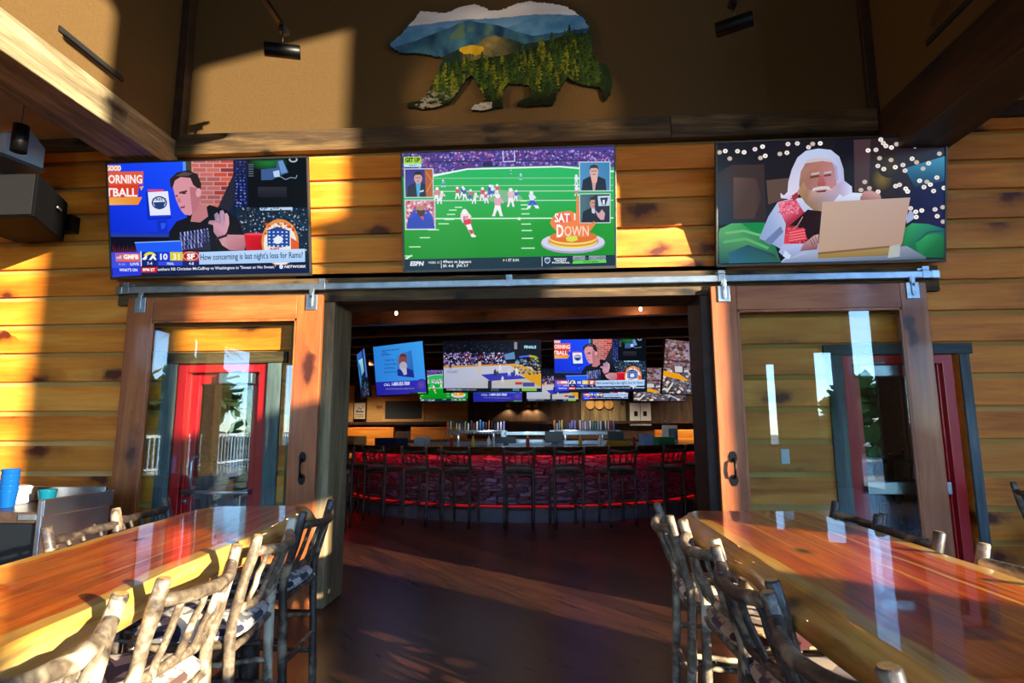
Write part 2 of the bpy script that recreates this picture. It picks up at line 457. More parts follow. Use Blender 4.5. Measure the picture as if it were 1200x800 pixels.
struct(MB().box(-6.7, 6.7, -9.2, 13.2, -.12, 0).build('floor', M['floor'], fix=False))
struct(MB().box(-6.7, 6.7, -9.2, .3, 7.2, 7.35).build('ceiling', M['soffit'], fix=False))
struct(MB().box(-6.5, -3.56, -4.2, -.0, 3.85, 4.0).build('ceiling_left', M['soffit'], fix=False))
struct(MB().box(3.0, 6.5, -1.5, -.0, 3.87, 4.0).build('ceiling_right', M['soffit'], fix=False))
# plaster above the log wall
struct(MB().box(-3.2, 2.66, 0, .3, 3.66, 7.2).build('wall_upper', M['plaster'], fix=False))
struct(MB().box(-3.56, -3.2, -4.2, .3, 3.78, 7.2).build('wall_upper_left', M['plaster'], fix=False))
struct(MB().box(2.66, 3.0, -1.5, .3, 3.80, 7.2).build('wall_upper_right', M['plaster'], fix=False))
struct(MB().box(-3.57, -3.17, -4.2, -.023, 3.533, 3.785).build('beam_left', M['beam_y'], bevel=.008))
struct(MB().box(2.63, 3.01, -1.5, -.023, 3.40, 3.805).build('beam_right', M['dark_y'], bevel=.008))
# trims: the sill beam under the plaster, soffit strips, corner posts, header, posts of the opening
def trim(i, m, x0, x1, y0, y1, z0, z1, bv=.006):
    return struct(MB().box(x0, x1, y0, y1, z0, z1).build('trim_%d' % i, m, bevel=bv))
trim(1, M['old_h'], -3.168, 1.0, -.085, -.0, 3.645, 3.832)
trim(2, M['old_h'], 1.003, 2.62, -.08, -.0, 3.648, 3.836)
trim(3, M['old_h'], -6.5, -3.58, -.06, -.0, 3.735, 3.849)
trim(4, M['dark_y'], 3.02, 6.5, -.06, -.0, 3.745, 3.869)
trim(5, M['dark_y'], -3.199, -3.12, -.10, -.001, 3.79, 7.2)
trim(6, M['dark_y'], 2.58, 2.659, -.05, -.001, 3.81, 7.2)
trim(7, M['old_h'], -3.56, 2.95, -.068, -.023, 2.350, 2.546)
trim(8, M['old_v'], -2.079, -1.725, -.05, .36, 0, 2.352)
trim(9, M['dark_y'], 1.168, 1.399, -.05, .36, 0, 2.352)
trim(10, M['old_h'], -2.079, 1.399, -.022, .36, 2.353, 2.60)

# ------------------------------------------------------------------ red glazed doors set in the log wall
def red_door(i, x0, x1, zt, posts, lint, wm, hm, hinge_left):
    d = struct(thing('door_%d' % i, 'red metal framed glass door behind the %s' % ('barn door near the service counter' if i == 1 else 'switch-plate barn door'), 'door', ((x0 + x1) / 2, .02, 0)))
    del d['category']
    cx = (x0 + x1) / 2; w = (x1 - x0) / 2
    fr = MB(); fr.box(-w, -w + .075, -.04, .12, 0, zt).box(w - .075, w, -.04, .12, 0, zt).box(-w + .075, w - .075, -.04, .12, zt - .07, zt)
    fr.box(-w + .075, -w + .09, .0, .1, 0, zt - .07).box(w - .09, w - .075, .0, .1, 0, zt - .07)
    struct(fr.build('door_frame', M['red_paint'], d, bevel=.004))
    lw = w - .082
    lf = MB(); lf.box(-lw, -lw + .07, .02, .065, .01, zt - .075).box(lw - .07, lw, .02, .065, .01, zt - .075).box(-lw + .07, lw - .07, .02, .065, zt - .16, zt - .075).box(-lw + .07, lw - .07, .02, .065, .01, .25)
    struct(lf.build('door_leaf', M['red_paint'], d, bevel=.004))
    struct(MB().box(-lw + .07, lw - .07, .038, .046, .25, zt - .16).build('pane', M['pane'], d, fix=False))
    s_ = 1 if hinge_left else -1
    cl = MB(); cl.box(s_ * lw - s_ * .32 if s_ > 0 else -lw + .04, s_ * lw - .04 if s_ > 0 else -lw + .32, -.06, .018, zt - .165, zt - .075)
    c = struct(cl.build('door_closer', M['steel'], d, bevel=.008))
    struct(MB().bar((s_ * .1, -.05, zt - .06), (s_ * (lw - .1), -.09, zt - .07), .02, .012).build('closer_arm', M['steel'], c))
    bz = .845 if i == 1 else .89
    if i == 1:
        p = MB().tube([(-lw + .02, -.045, bz), (lw - .02, -.045, bz)], .016, 10)
        p.box(-lw + .03, -lw + .07, -.045, .02, bz - .02, bz + .02).box(lw - .07, lw - .03, -.045, .02, bz - .02, bz + .02)
        struct(p.build('push_bar', M['steel'], d))
        h = MB().tube([(-lw + .09, .02, 1.12), (-lw + .1, -.05, 1.11), (-lw + .1, -.06, 1.08), (-lw + .1, -.06, .92), (-lw + .1, -.05, .885), (-lw + .09, .02, .875)], .011, 8)
        struct(h.build('pull_handle', M['steel'], d))
        struct(MB().lathe([(.02, 0), (.02, .012), (.012, .02)], (-lw + .02, .02, .77), 14, M=Matrix.Rotation(R(90), 3, 'X')).build('lock_cylinder', M['steel'], d))
    else:
        p = MB().box(-lw + .03, lw - .02, -.045, .02, bz - .045, bz + .045)
        struct(p.build('push_bar', M['stainless'], d, bevel=.006))
    b = MB()
    for q in posts: b.box(q[0] - cx, q[1] - cx, -.065, -.043, 0, zt)
    struct(b.build('casing', wm, d, bevel=.005))
    b = MB().box(lint[0] - cx, lint[1] - cx, -.075, -.043, lint[2], lint[3])
    struct(b.build('lintel', hm, d, bevel=.005))
red_door(1, -3.02, -2.265, 1.862, [(-3.14, -3.022), (-2.262, -2.145)], (-3.14, -2.10, 1.863, 1.953), M['grey_v'], M['old_h'], True)
red_door(2, 2.205, 3.01, 1.872, [(2.09, 2.203), (3.05, 3.12)], (2.066, 3.141, 1.873, 1.952), M['grey_v'], M['grey_h'], False)
# narrow strip of wall seen between frame and casing stays dark timber
# ------------------------------------------------------------------ sliding barn doors
def barn_door(x0, x1, zt, label, stl, str_, handle_x, hangers, gz):
    w = x1 - x0; cx = (x0 + x1) / 2
    d = thing('sliding_door', label, 'sliding door', (cx, -.12, .02)); d['kind'] = 'thing'
    z1 = zt - .02; t0, t1 = -.022, .022
    MB().box(-w / 2, -w / 2 + stl, t0, t1, 0, z1).build('stile', M['door_wood'], d, bevel=.006)
    MB().box(w / 2 - str_, w / 2, t0, t1, 0, z1).build('stile', M['door_wood'], d, bevel=.006)
    MB().box(-w / 2 + stl, w / 2 - str_, t0, t1, gz - .02, z1).build('top_rail', M['door_wood_h'], d, bevel=.006)
    MB().box(-w / 2 + stl, w / 2 - str_, t0, t1, 0, .36).build('bottom_rail', M['door_wood_h'], d, bevel=.006)
    MB().box(-w / 2 + stl, w / 2 - str_, -.004, .004, .36, gz - .02).build('glass_pane', M['pane'], d, fix=False)
    b = MB(); a, c = -w / 2 + stl, w / 2 - str_
    for q in ((a, a + .016, .36, gz - .02), (c - .016, c, .36, gz - .02), (a, c, .36, .376), (a, c, gz - .036, gz - .02)): b.box(q[0], q[1], -.018, -.0045, q[2], q[3])
    b.build('glazing_bead', M['door_wood'], d)
    for hx in hangers:
        h = MB(); x = hx - cx
        h.box(x - .045, x + .045, -.034, -.023, z1 - .125, z1 + .0).box(x - .012, x + .012, -.045, -.034, z1 - .09, z1 + .02)
        h.tube([(x, -.045, z1 - .02), (x, -.022, z1 - .02)], .014, 8).tube([(x, -.045, z1 - .09), (x, -.022, z1 - .09)], .012, 8)
        h.box(x - .02, x + .02, -.04, -.02, z1, z1 + .045)
        h.build('roller_hanger', M['steel'], d, bevel=.003)
    hz = 1.02; x = handle_x - cx; h = MB()
    for s_ in (-1, 1):
        h.prism([(x + .028 * math.sin(a), hz + s_ * .075 + s_ * .04 * math.cos(a) * (1.25 if math.cos(a) > 0 else .8)) for a in [2 * PI * k / 12 for k in range(12)]], -.031, -.022, 'y')
    h.tube([(x, -.026, hz + .07), (x, -.06, hz + .055), (x, -.066, hz), (x, -.06, hz - .055), (x, -.026, hz - .07)], .009, 8)
    h.build('pull_handle', M['iron'], d)
    return d
barn_door(-3.414, -1.794, 2.393, 'glazed timber barn door parked before the wall with blue tumblers near its edge', .215, .205, -1.895, (-3.30, -1.88), 2.202)
barn_door(1.229, 2.804, 2.40, 'glazed timber barn door parked under the TV of the white-bearded man', .19, .19, 1.325, (1.325, 2.70), 2.213)
tr = thing('door_track', 'long galvanised steel box track along the header above both barn doors', 'door track', (-.31, -.1, 2.437))
MB().box(-3.2, 3.2, -.03, .025, 0, .055).build('rail', M['steel'], tr, bevel=.006)
for x in (-3.14, -1.5, .0, 1.63, 3.13):
    MB().box(x - .025, x + .025, -.034, -.03, -.002, .09).box(x - .025, x + .025, -.034, .03, .057, .066).box(x - .025, x + .025, .026, .031, .0, .09).build('track_bracket', M['steel'], tr, bevel=.003)
for s_ in (-1, 1):
    MB().box(s_ * 3.2 - .028, s_ * 3.2 + .028, -.033, .028, -.003, .058).build('end_stop', M['stainless'], tr, bevel=.004)
# light switch plate by the right door
sw = thing('light_switch', 'white wall switch plate seen through the glass of the barn door', 'light switch', (1.74, -.024, 1.12))
MB().box(-.032, .032, -.008, 0, -.055, .055).build('plate', M['white_plastic'], sw, bevel=.004)
MB().box(-.014, .014, -.013, -.008, -.025, .025).build('rocker', M['white_plastic'], sw, bevel=.003)
# slot diffusers in the plaster
d = MB().box(-.006, .006, -.29, .29, -.02, .02); o = d.build('slot_vent', M['black_matte'], loc=(-3.194, -.98, 3.955)); tag(o, 'thin black slot vent in the sunlit plaster above the rough beam', 'air vent')
d = MB().box(-.006, .006, -.29, .29, -.02, .02); o = d.build('slot_vent', M['black_matte'], loc=(2.654, -.95, 3.98)); tag(o, 'thin black slot vent in the shaded plaster above the dark beam', 'air vent')
# ================================================================== LOG BAR STOOLS AND CEDAR TABLES
def wig(a, b, n, amp, rnd, bow=(0, 0, 0)):
    a = Vector(a); b = Vector(b); o = []
    for i in range(n + 1):
        t = i / n; s_ = math.sin(PI * t)
        p = a.lerp(b, t) + Vector(bow) * s_
        if 0 < i < n: p += Vector((rnd.uniform(-1, 1), rnd.uniform(-1, 1), rnd.uniform(-1, 1))) * amp
        o.append(p)
    return o
def log(a, b, r0, r1, rnd, mats, name, par, amp=.004, bow=(0, 0, 0), n=7, sides=12, knot=True):
    pts = wig(a, b, n, amp, rnd, bow)
    rr = [r0 + (r1 - r0) * i / n for i in range(n + 1)]
    rr = [q * rnd.uniform(.84, 1.0) for q in rr]
    rr[0] *= .96; rr[-1] *= .96
    L = (Vector(b) - Vector(a)).normalized()
    e0 = pts[0] - L * .004; e1 = pts[-1] + L * .004
    m = MB().tube([e0] + pts + [e1], [rr[0] * .86] + rr + [rr[-1] * .86], sides, 0, 1, .03, rnd.random())
    if knot:
        k = rnd.randint(2, n - 2); q = pts[k]; a_ = rnd.uniform(0, 2 * PI)
        side = Vector((math.cos(a_), math.sin(a_), 0)).cross(L)
        if side.length > .1:
            side.normalize(); m.tube([q, q + side * (rr[k] + .006)], [rr[k] * .55, rr[k] * .3], 7, 0, 1)
    return m.build(name, mats, par, fix=False)
def make_stool(label, cat_group, fab, barkm, seed, H=.955, HS=.6, W=.42, lean=.075):
    rnd = random.Random(seed)
    t = thing('log_bar_stool', label, 'bar stool', (0, 0, -20), 0, cat_group)
    mats = [M[barkm], M['cut_end']]
    w = W / 2
    for s_ in (-1, 1):      # rear posts run up into the back
        pts = wig((-.20, s_ * (w - .01), 0), (-.175, s_ * w, HS), 5, .003, rnd) + wig((-.18, s_ * w, HS + .06), (-.18 - lean, s_ * (w + .005), H), 4, .003, rnd)
        rr = [.0205 * rnd.uniform(.9, 1.08) for _ in pts]
        m = MB().tube(pts + [pts[-1] + Vector((-.001, 0, .006))], rr + [rr[-1] * .8], 12, 0, 1, .03, seed + s_)
        m.build('back_leg', mats, t, fix=False)
        log((.19, s_ * (w - .015), 0), (.165, s_ * (w - .02), HS), .021, .019, rnd, mats, 'leg', t)
        log((-.185, s_ * (w - .005), HS - .02), (.17, s_ * (w - .02), HS - .03), .016, .016, rnd, mats, 'seat_rail', t, sides=9)
        log((-.195, s_ * (w - .008), HS * .34), (.18, s_ * (w - .018), HS * .36), .0135, .0135, rnd, mats, 'side_stretcher', t, sides=9)
        log((-.19, s_ * (w - .008), HS * .64), (.175, s_ * (w - .018), HS * .6), .0125, .0125, rnd, mats, 'side_stretcher', t, sides=9)
    for x, z, nm, r in ((-.178, HS - .035, 'seat_rail', .016), (.165, HS - .03, 'seat_rail', .016), (-.195, HS * .5, 'rear_stretcher', .013), (.182, HS * .28, 'foot_rail', .017)):
        log((x, -w + .015, z), (x, w - .015, z + rnd.uniform(-.01, .01)), r, r, rnd, mats, nm, t, sides=9)
    zt = H - .055; xt = -.18 - lean * (zt - HS - .06) / (H - HS - .06)
    log((xt, -w - .0, zt), (xt, w + .0, zt), .021, .021, rnd, mats, 'top_rail', t, bow=(-.055, 0, -.018), n=9)
    zl = HS + .095; xl = -.183
    log((xl, -w, zl), (xl, w, zl), .017, .017, rnd, mats, 'lower_rail', t, bow=(-.03, 0, 0), n=8, sides=10)
    for k in range(4):
        y = (k - 1.5) * W / 4.6; q = 1 - (abs(y) / w) ** 2
        log((xl - .03 * q, y, zl - .005), (xt - .05 * q, y * 1.04, zt - .012), .0125, .0105, rnd, mats, 'spindle', t, sides=9, n=5, knot=False)
    # cushion: rolled edges
    m = MB(); nx, ny = 10, 10
    sx, sy, th = .2, w - .012, .05
    def ring(k, z, ins):
        o = []
        for i in range(28):
            a = 2 * PI * i / 28
            cx_, sy_ = math.cos(a), math.sin(a)
            p = 5
            d = (abs(cx_) ** p + abs(sy_) ** p) ** (-1 / p)
            o.append(((sx - ins) * cx_ * d - .0, (sy - ins) * sy_ * d, z))
        return o
    rings = [ring(0, 0, .012), ring(0, .008, .0), ring(0, th * .6, -.004), ring(0, th * .9, .012), ring(0, th + .008, .06), ring(0, th + .014, .14)]
    vs = [p for r in rings for p in r]; n = 28
    fs = [(i * n + j, i * n + (j + 1) % n, (i + 1) * n + (j + 1) % n, (i + 1) * n + j) for i in range(len(rings) - 1) for j in range(n)]
    fs += [list(reversed(range(n))), [(len(rings) - 1) * n + j for j in range(n)]]
    m.add(vs, fs, 0, True)
    m.build('seat', M[fab], t, (0, 0, HS - .012), fix=False)
    return t
G1 = None
def put(t, x, y, rz, label=None):
    t.location = (x, y, 0); t.rotation_euler = (0, 0, rz)
    if label: t['label'] = label
    return t
# local +x faces the table
protos = {}
def stool(key, x, y, rz, label, group):
    if key not in protos:
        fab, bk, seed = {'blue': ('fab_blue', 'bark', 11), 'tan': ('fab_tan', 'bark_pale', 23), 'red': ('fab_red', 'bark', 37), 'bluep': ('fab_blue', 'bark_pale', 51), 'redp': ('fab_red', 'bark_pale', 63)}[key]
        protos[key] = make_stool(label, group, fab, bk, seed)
        return put(protos[key], x, y, rz)
    return dup(protos[key], (x, y, 0), rz, label, group)
gL = 'log stools at the table beside the service counter'; gR = 'log stools at the table by the switch-plate door'
# table nearer the service counter: aisle side (backs at larger x), then wall side
stool('blue', -1.43, -1.62, R(180 + 4), 'dark log stool with blue grey seat, aisle side, nearest the weathered post', gL)
stool('bluep', -1.355, -2.24, R(180 + 8), 'pale log stool with blue grey diamond band seat, second from the weathered post', gL)
stool('tan', -1.29, -2.83, R(180 + 5), 'pale sunlit log stool with tan checked seat, third from the weathered post', gL)
stool('redp', -1.265, -3.40, R(180 + 4), 'pale sunlit log stool with red and white seat, fourth from the weathered post', gL)
stool('red', -1.90, -1.51, R(5), 'log stool facing across the table, its posts before the red glass door', gL)
stool('blue', -1.80, -2.02, R(6), 'log stool whose top rail shows before the stainless service counter', gL)
stool('red', -1.745, -2.71, R(6), 'log stool post showing before the dark recess under the service counter', gL)
# table by the other barn door: aisle side then wall side
stool('tan', .78, -1.69, R(-3), 'log stool with tan seat at the far aisle corner of the yellow-edged table', gR)
stool('redp', .81, -2.20, R(2), 'dark red seated log stool, aisle side, second from the far end of the yellow-edged table', gR)
stool('red', .80, -2.74, R(3), 'dark red seated log stool, aisle side, third from the far end of the yellow-edged table', gR)
stool('blue', .78, -3.27, R(5), 'log stool with thick curved brown top rail beside the yellow live edge', gR)
stool('blue', 1.215, -1.57, R(180), 'log stool across the yellow-edged table, first from the glass with the switch plate', gR)
stool('red', 1.175, -2.02, R(178), 'log stool across the yellow-edged table, before the barn door stile', gR)
stool('tan', 1.175, -2.68, R(181), 'log stool across the yellow-edged table, third, before the bare log wall', gR)
o = stool('blue', 3.43, -.45, R(6), 'dark log stool standing alone against the log wall past the red door', 'log stools away from the tables')

def make_table(name, label, rz, loc, length, wa, wb, seed, bulge):
    """live edge slab: along local y from 0 (far end) to -length; half widths wa, wb on the two sides"""
    rnd = random.Random(seed)
    t = thing(name, label, 'table', loc, rz)
    nr = 90; cols = [-1, -.985, -.93, -.86, -.7, -.5, -.25, 0, .25, .5, .7, .86, .93, .985, 1]
    def nz(y, k): return noise.noise(Vector((y * 1.7, k * 7.3, seed))) * .6 + noise.noise(Vector((y * 5., k * 3.1, seed + 4))) * .25
    vs = []; fs = []; acr = []
    rows = []
    th = .078
    for i in range(nr + 1):
        y = -length * i / nr
        tp = 1.
        e0 = min(i, nr - i) / nr * length
        rd = .0 if e0 > .14 else .075 * (1 - e0 / .14) ** 2
        l = -wa + nz(y, 1) * .045 + rd; r = wb + nz(y, 2) * .045 - rd
        bl = bulge[0] * (.75 + .5 * noise.noise(Vector((y * 2.3, 3, seed)))); br_ = bulge[1] * (.75 + .5 * noise.noise(Vector((y * 2.3, 9, seed))))
        row = []
        # top from left to right, then underside back
        for c in cols:
            x = l + (r - l) * (c + 1) / 2
            row.append((x, y, 0 if abs(c) < .99 else -.004, c))
        rowb = [(r + br_ * .55, y, -.022, 1.08), (r + br_, y, -.05, 1.2), (r + br_ * .9, y, -th, 1.3), (l - bl * .9, y, -th, -1.3), (l - bl, y, -.05, -1.2), (l - bl * .55, y, -.022, -1.08)]
        rows.append(row + rowb)
    n = len(rows[0])
    for row in rows:
        for x, y, z, c in row: vs.append((x, y, z)); acr.append(c)
    for i in range(nr):
        for j in range(n):
            fs.append((i * n + j, (i + 1) * n + j, (i + 1) * n + (j + 1) % n, i * n + (j + 1) % n))
    fs.append(list(range(n))); fs.append(list(reversed([nr * n + j for j in range(n)])))
    m = MB(); m.add(vs, fs, 0, True)
    o = m.build('table_top', M['table'], t, (0, 0, .914))
    at = o.data.attributes.new('acr', 'FLOAT', 'POINT'); at.data.foreach_set('value', acr)
    for p in o.data.polygons:
        if abs(p.normal.z) > .97 or abs(p.normal.y) > .9: p.use_smooth = False
    for y in (-.45, -length + .6):
        for s_ in (-1, 1):
            log((s_ * .16, y, 0), (s_ * .13, y, .84), .05, .045, rnd, [M['bark'], M['cut_end']], 'leg', t, sides=14)
        log((-.24, y, .10), (.24, y, .10), .045, .045, rnd, [M['bark'], M['cut_end']], 'foot_beam', t, sides=12)
    log((0, -.42, .3), (0, -length + .57, .3), .04, .04, rnd, [M['bark'], M['cut_end']], 'stretcher', t, sides=12)
    return t
make_table('live_edge_table', 'long glossy cedar slab table beside the service counter and blue tumblers', R(6), (-1.62, -1.30, 0), 3.1, .30, .30, 3, (.035, .045))
make_table('live_edge_table', 'long glossy cedar slab table with thick yellow live edge before the switch-plate barn door', R(0), (.985, -1.40, 0), 3.1, .31, .355, 8, (.075, .03))
# ================================================================== TELEVISIONS AND THE PICTURES ON THEM
FONT_CACHE = {}
def glyphs(txt, bold=.0, shear=0.):
    key = (txt, bold, shear)
    if key in FONT_CACHE: return FONT_CACHE[key]
    cu = bpy.data.curves.new('lettering', 'FONT'); cu.body = txt; cu.resolution_u = 2; cu.offset = bold; cu.shear = shear; cu.fill_mode = 'FRONT'
    ob = bpy.data.objects.new('lettering', cu); COL.objects.link(ob)
    bpy.context.view_layer.update()
    me = bpy.data.meshes.new_from_object(ob.evaluated_get(bpy.context.evaluated_depsgraph_get()))
    vs = [(v.co.x, v.co.y) for v in me.vertices]; fs = [list(p.vertices) for p in me.polygons]
    bpy.data.objects.remove(ob); bpy.data.curves.remove(cu); bpy.data.meshes.remove(me)
    FONT_CACHE[key] = (vs, fs)
    return vs, fs
class Canvas:
    """flat picture made of coloured polygons; quad = corner pixels (TL, TR, BR, BL) of the measuring frame, W x H metres"""
    def __init__(s, quad, W, H):
        s.q = quad; s.W = W; s.H = H; s.v = []; s.f = []; s.c = []; s.k = 0
        TL, TR, BR, BL = quad
        s.A = np.array(TL, float)
    def uv(s, x, y):
        TL, TR, BR, BL = s.q
        u = v = .5
        for _ in range(4):
            xl = TL[0] + (BL[0] - TL[0]) * v; xr = TR[0] + (BR[0] - TR[0]) * v
            u = (x - xl) / (xr - xl)
            yt = TL[1] + (TR[1] - TL[1]) * u; yb = BL[1] + (BR[1] - BL[1]) * u
            v = (y - yt) / (yb - yt)
        return min(max(u, 0), 1), min(max(v, 0), 1)
    def P(s, x, y):
        u, v = s.uv(x, y)
        return ((u - .5) * s.W, -2.5e-5 * s.k, (.5 - v) * s.H)
    def poly(s, pts, col, layer=True):
        if layer: s.k += 1
        b = len(s.v); s.v += [s.P(*p) for p in pts]
        s.f.append(list(range(b, b + len(pts))))
        if isinstance(col, list): s.c.append([lin(c) for c in col])
        else: s.c.append([lin(col)] * len(pts))
        return s
    def rect(s, x0, y0, x1, y1, col, layer=True): return s.poly([(x0, y0), (x1, y0), (x1, y1), (x0, y1)], col, layer)
    def vgrad(s, x0, y0, x1, y1, a, b): return s.poly([(x0, y0), (x1, y0), (x1, y1), (x0, y1)], [a, a, b, b])
    def hgrad(s, x0, y0, x1, y1, a, b): return s.poly([(x0, y0), (x1, y0), (x1, y1), (x0, y1)], [a, b, b, a])
    def ell(s, cx, cy, rx, ry, col, rot=0, n=20, layer=True, a0=0, a1=360):
        c, d = math.cos(R(rot)), math.sin(R(rot)); pts = []
        full = a1 - a0 >= 360
        for i in range(n + (0 if full else 1)):
            a = R(a0 + (a1 - a0) * i / n)
            x, y = rx * math.cos(a), ry * math.sin(a)
            pts.append((cx + x * c - y * d, cy + x * d + y * c))
        return s.poly(pts, col, layer)
    def soft(s, cx, cy, rx, ry, c_in, c_out, n=20):
        s.k += 1
        ci = lin(c_in); co = lin(c_out)
        for i in range(n):
            a, b_ = 2 * PI * i / n, 2 * PI * (i + 1) / n
            b = len(s.v)
            s.v += [s.P(cx, cy), s.P(cx + rx * math.cos(a), cy + ry * math.sin(a)), s.P(cx + rx * math.cos(b_), cy + ry * math.sin(b_))]
            s.f.append([b, b + 1, b + 2]); s.c.append([ci, co, co])
        return s
    def line(s, pts, w, col):
        s.k += 1
        for (x0, y0), (x1, y1) in zip(pts, pts[1:]):
            L = math.hypot(x1 - x0, y1 - y0) or 1; nx, ny = -(y1 - y0) / L * w / 2, (x1 - x0) / L * w / 2
            s.poly([(x0 + nx, y0 + ny), (x1 + nx, y1 + ny), (x1 - nx, y1 - ny), (x0 - nx, y0 - ny)], col, False)
        return s
    def text(s, x, y, h, txt, col, w=None, bold=.02, shear=0., slope=0.):
        """baseline left at (x, y), cap height h, optional total width w"""
        vs, fs = glyphs(txt, bold, shear)
        if not vs: return s
        s.k += 1
        x0 = min(p[0] for p in vs); x1 = max(p[0] for p in vs)
        sy = h / .70; sx = sy if w is None else w / (x1 - x0)
        b = len(s.v)
        s.v += [s.P(x + (p[0] - x0) * sx, y - p[1] * sy + (p[0] - x0) * sx * slope) for p in vs]
        for f in fs:
            s.f.append([b + i for i in f]); s.c.append([lin(col)] * len(f))
        return s
    def dots(s, n, box, sz, cols, seed, asp=1.):
        rnd = random.Random(seed); s.k += 1
        for _ in range(n):
            x = rnd.uniform(box[0], box[2]); y = rnd.uniform(box[1], box[3]); q = rnd.uniform(.5, 1.2) * sz
            s.poly([(x - q, y), (x, y - q * asp), (x + q, y), (x, y + q * asp)], rnd.choice(cols), False)
        return s
    def mesh(s, name, emission=True, m=None):
        me = bpy.data.meshes.new(name)
        me.from_pydata(s.v, [], s.f); me.update()
        at = me.color_attributes.new('Col', 'FLOAT_COLOR', 'CORNER')
        flat = [x for c in s.c for q in c for x in (*q, 1.)]
        at.data.foreach_set('color', flat)
        me.materials.append(m or M['screen' if emission else 'print'])
        return me

# ---- morning sports show (measured in a 1200 x 720 crop)
def pic_show(W, H):
    c = Canvas([(38, 52), (1150, 14), (1162, 676), (46, 700)], W, H)
    c.rect(0, 0, 1200, 720, '#0a1424')
    c.poly([(0, 0), (480, 0), (480, 490), (0, 490)], ['#1240f0', '#1a50ff', '#1538e8', '#0a2ad0'])
    c.poly([(462, 0), (480, 0), (486, 250), (468, 250)], '#5a96f8')
    c.vgrad(0, 440, 420, 470, '#1030c0', '#28409a'); c.rect(0, 470, 420, 720, '#0c0c20')
    for i in range(12): c.poly([(50 + i * 12, 560), (54 + i * 12, 505 + (i * 37) % 25), (58 + i * 12, 560)], '#6a2030')
    # show title
    c.poly([(0, 60), (112, 58), (108, 92), (0, 94)], '#e08a3a'); c.text(30, 88, 26, 'GOOD', '#fff4ea', 84, .04)
    c.poly([(0, 98), (240, 92), (236, 168), (0, 172)], '#e05a3c'); c.text(2, 160, 46, 'MORNING', '#fff0f0', 230, .03)
    c.poly([(0, 172), (212, 168), (205, 240), (0, 244)], '#d8402a'); c.text(-108, 236, 46, 'FOOTBALL', '#fff0f0', 310, .03)
    c.poly([(0, 244), (230, 240), (205, 284), (0, 288)], ['#f0a850', '#f08a28', '#e89030', '#f4b058'])
    c.poly([(216, 180), (240, 176), (226, 204)], '#e8b030')
    # framed crest on the blue set wall
    c.poly([(250, 215), (262, 205), (270, 360), (392, 350), (392, 364), (258, 372)], '#0c2ab4')
    c.rect(262, 196, 352, 208, '#e04a60'); c.poly([(262, 212), (376, 206), (388, 342), (272, 346)], '#e6eafc')
    c.ell(326, 272, 44, 38, '#26407c', -3); c.ell(326, 272, 36, 30, '#e6eafc', -3)
    c.poly([(290, 270), (362, 266), (348, 298), (326, 312), (304, 300)], '#26407c'); c.text(288, 260, 14, 'CREST', '#26407c', 76, .03)
    c.poly([(310, 372), (366, 370), (368, 436), (312, 440)], '#0c30c8'); c.poly([(330, 390), (360, 388), (352, 420), (334, 424)], '#2a58e8')
    # brick wall
    c.rect(480, 0, 520, 300, '#4a4438'); c.vgrad(512, 0, 760, 330, '#d8a0a0', '#c09090')
    rb = random.Random(4)
    for r_ in range(13):
        y = 22 + r_ * 26
        for k in range(-1, 5):
            x = 520 + k * 78 + (r_ % 2) * 39
            col = rb.choice(['#c8503c', '#d86048', '#a83c34', '#c0584c', '#8a3438', '#b84a40'])
            if x < 600: col = mix(lin(col), lin('#b08080'), .4)
            c.rect(max(x, 514), y, min(x + 72, 762), y + 21, col, k == -1)
    # dark strut with graphic and the stadium behind
    c.poly([(745, 0), (1200, 0), (1200, 620), (640, 620), (660, 300), (745, 110)], '#10203a')
    c.poly([(750, 100), (760, 250), (700, 345), (655, 300)], '#262636')
    c.poly([(750, 20), (822, 18), (822, 300), (752, 300)], '#0c1a44')
    for i in range(44):
        x = 756 + (i % 3) * 22 + rb.uniform(-4, 4); y = 34 + (i // 3) * 18; q = rb.uniform(5, 9)
        c.poly([(x, y), (x + q * 1.8, y + rb.uniform(-4, 4)), (x + q * 1.4, y + q * 1.5), (x + 2, y + q)], rb.choice(['#6a78e0', '#8c9af4', '#4a58c0']), False)
    c.rect(824, 0, 1200, 300, '#081018'); c.soft(940, 40, 110, 50, '#1e7a3a', '#081018')
    for i in range(6): c.rect(830, 50 + i * 13, 858, 55 + i * 13, '#5a7080')
    c.poly([(900, 80), (985, 72), (990, 30), (1020, 24), (1052, 98), (1000, 118), (960, 140), (900, 142)], '#3c5c90'); c.poly([(966, 92), (1000, 84), (1004, 122), (972, 124)], '#b8d0f4'); c.poly([(996, 34), (1020, 28), (1046, 96), (1010, 104)], '#6a94c8')
    c.line([(1005, 120), (1035, 138), (1062, 126), (1092, 130), (1098, 112)], 4, '#8aa0b8'); c.ell(1078, 24, 24, 16, '#aebccc'); c.ell(1078, 22, 16, 10, '#0c1822')
    c.vgrad(880, 180, 1040, 240, '#2c2c38', '#1a1c26')
    c.rect(760, 298, 1200, 610, '#14283c'); c.poly([(890, 300), (1070, 296), (1072, 312), (890, 316)], '#b8d4f0')
    c.dots(420, (770, 300, 1150, 560), 6, ['#24405c', '#50708c', '#0c1824', '#8aa4bc', '#603838', '#1a3048', '#b8b0b0'], 3)
    c.line([(1000, 330), (1150, 410)], 14, '#1c3a58')
    # presenter
    c.poly([(372, 545), (378, 440), (420, 380), (500, 350), (610, 285), (700, 310), (770, 370), (805, 470), (800, 545)], '#12141e')
    c.poly([(520, 300), (590, 280), (600, 350), (555, 385), (500, 380)], '#c07a80')
    c.poly([(404, 175), (420, 130), (475, 105), (530, 125), (556, 190), (562, 250), (540, 310), (500, 345), (468, 340), (450, 318), (432, 282), (420, 250)], '#d894a0')
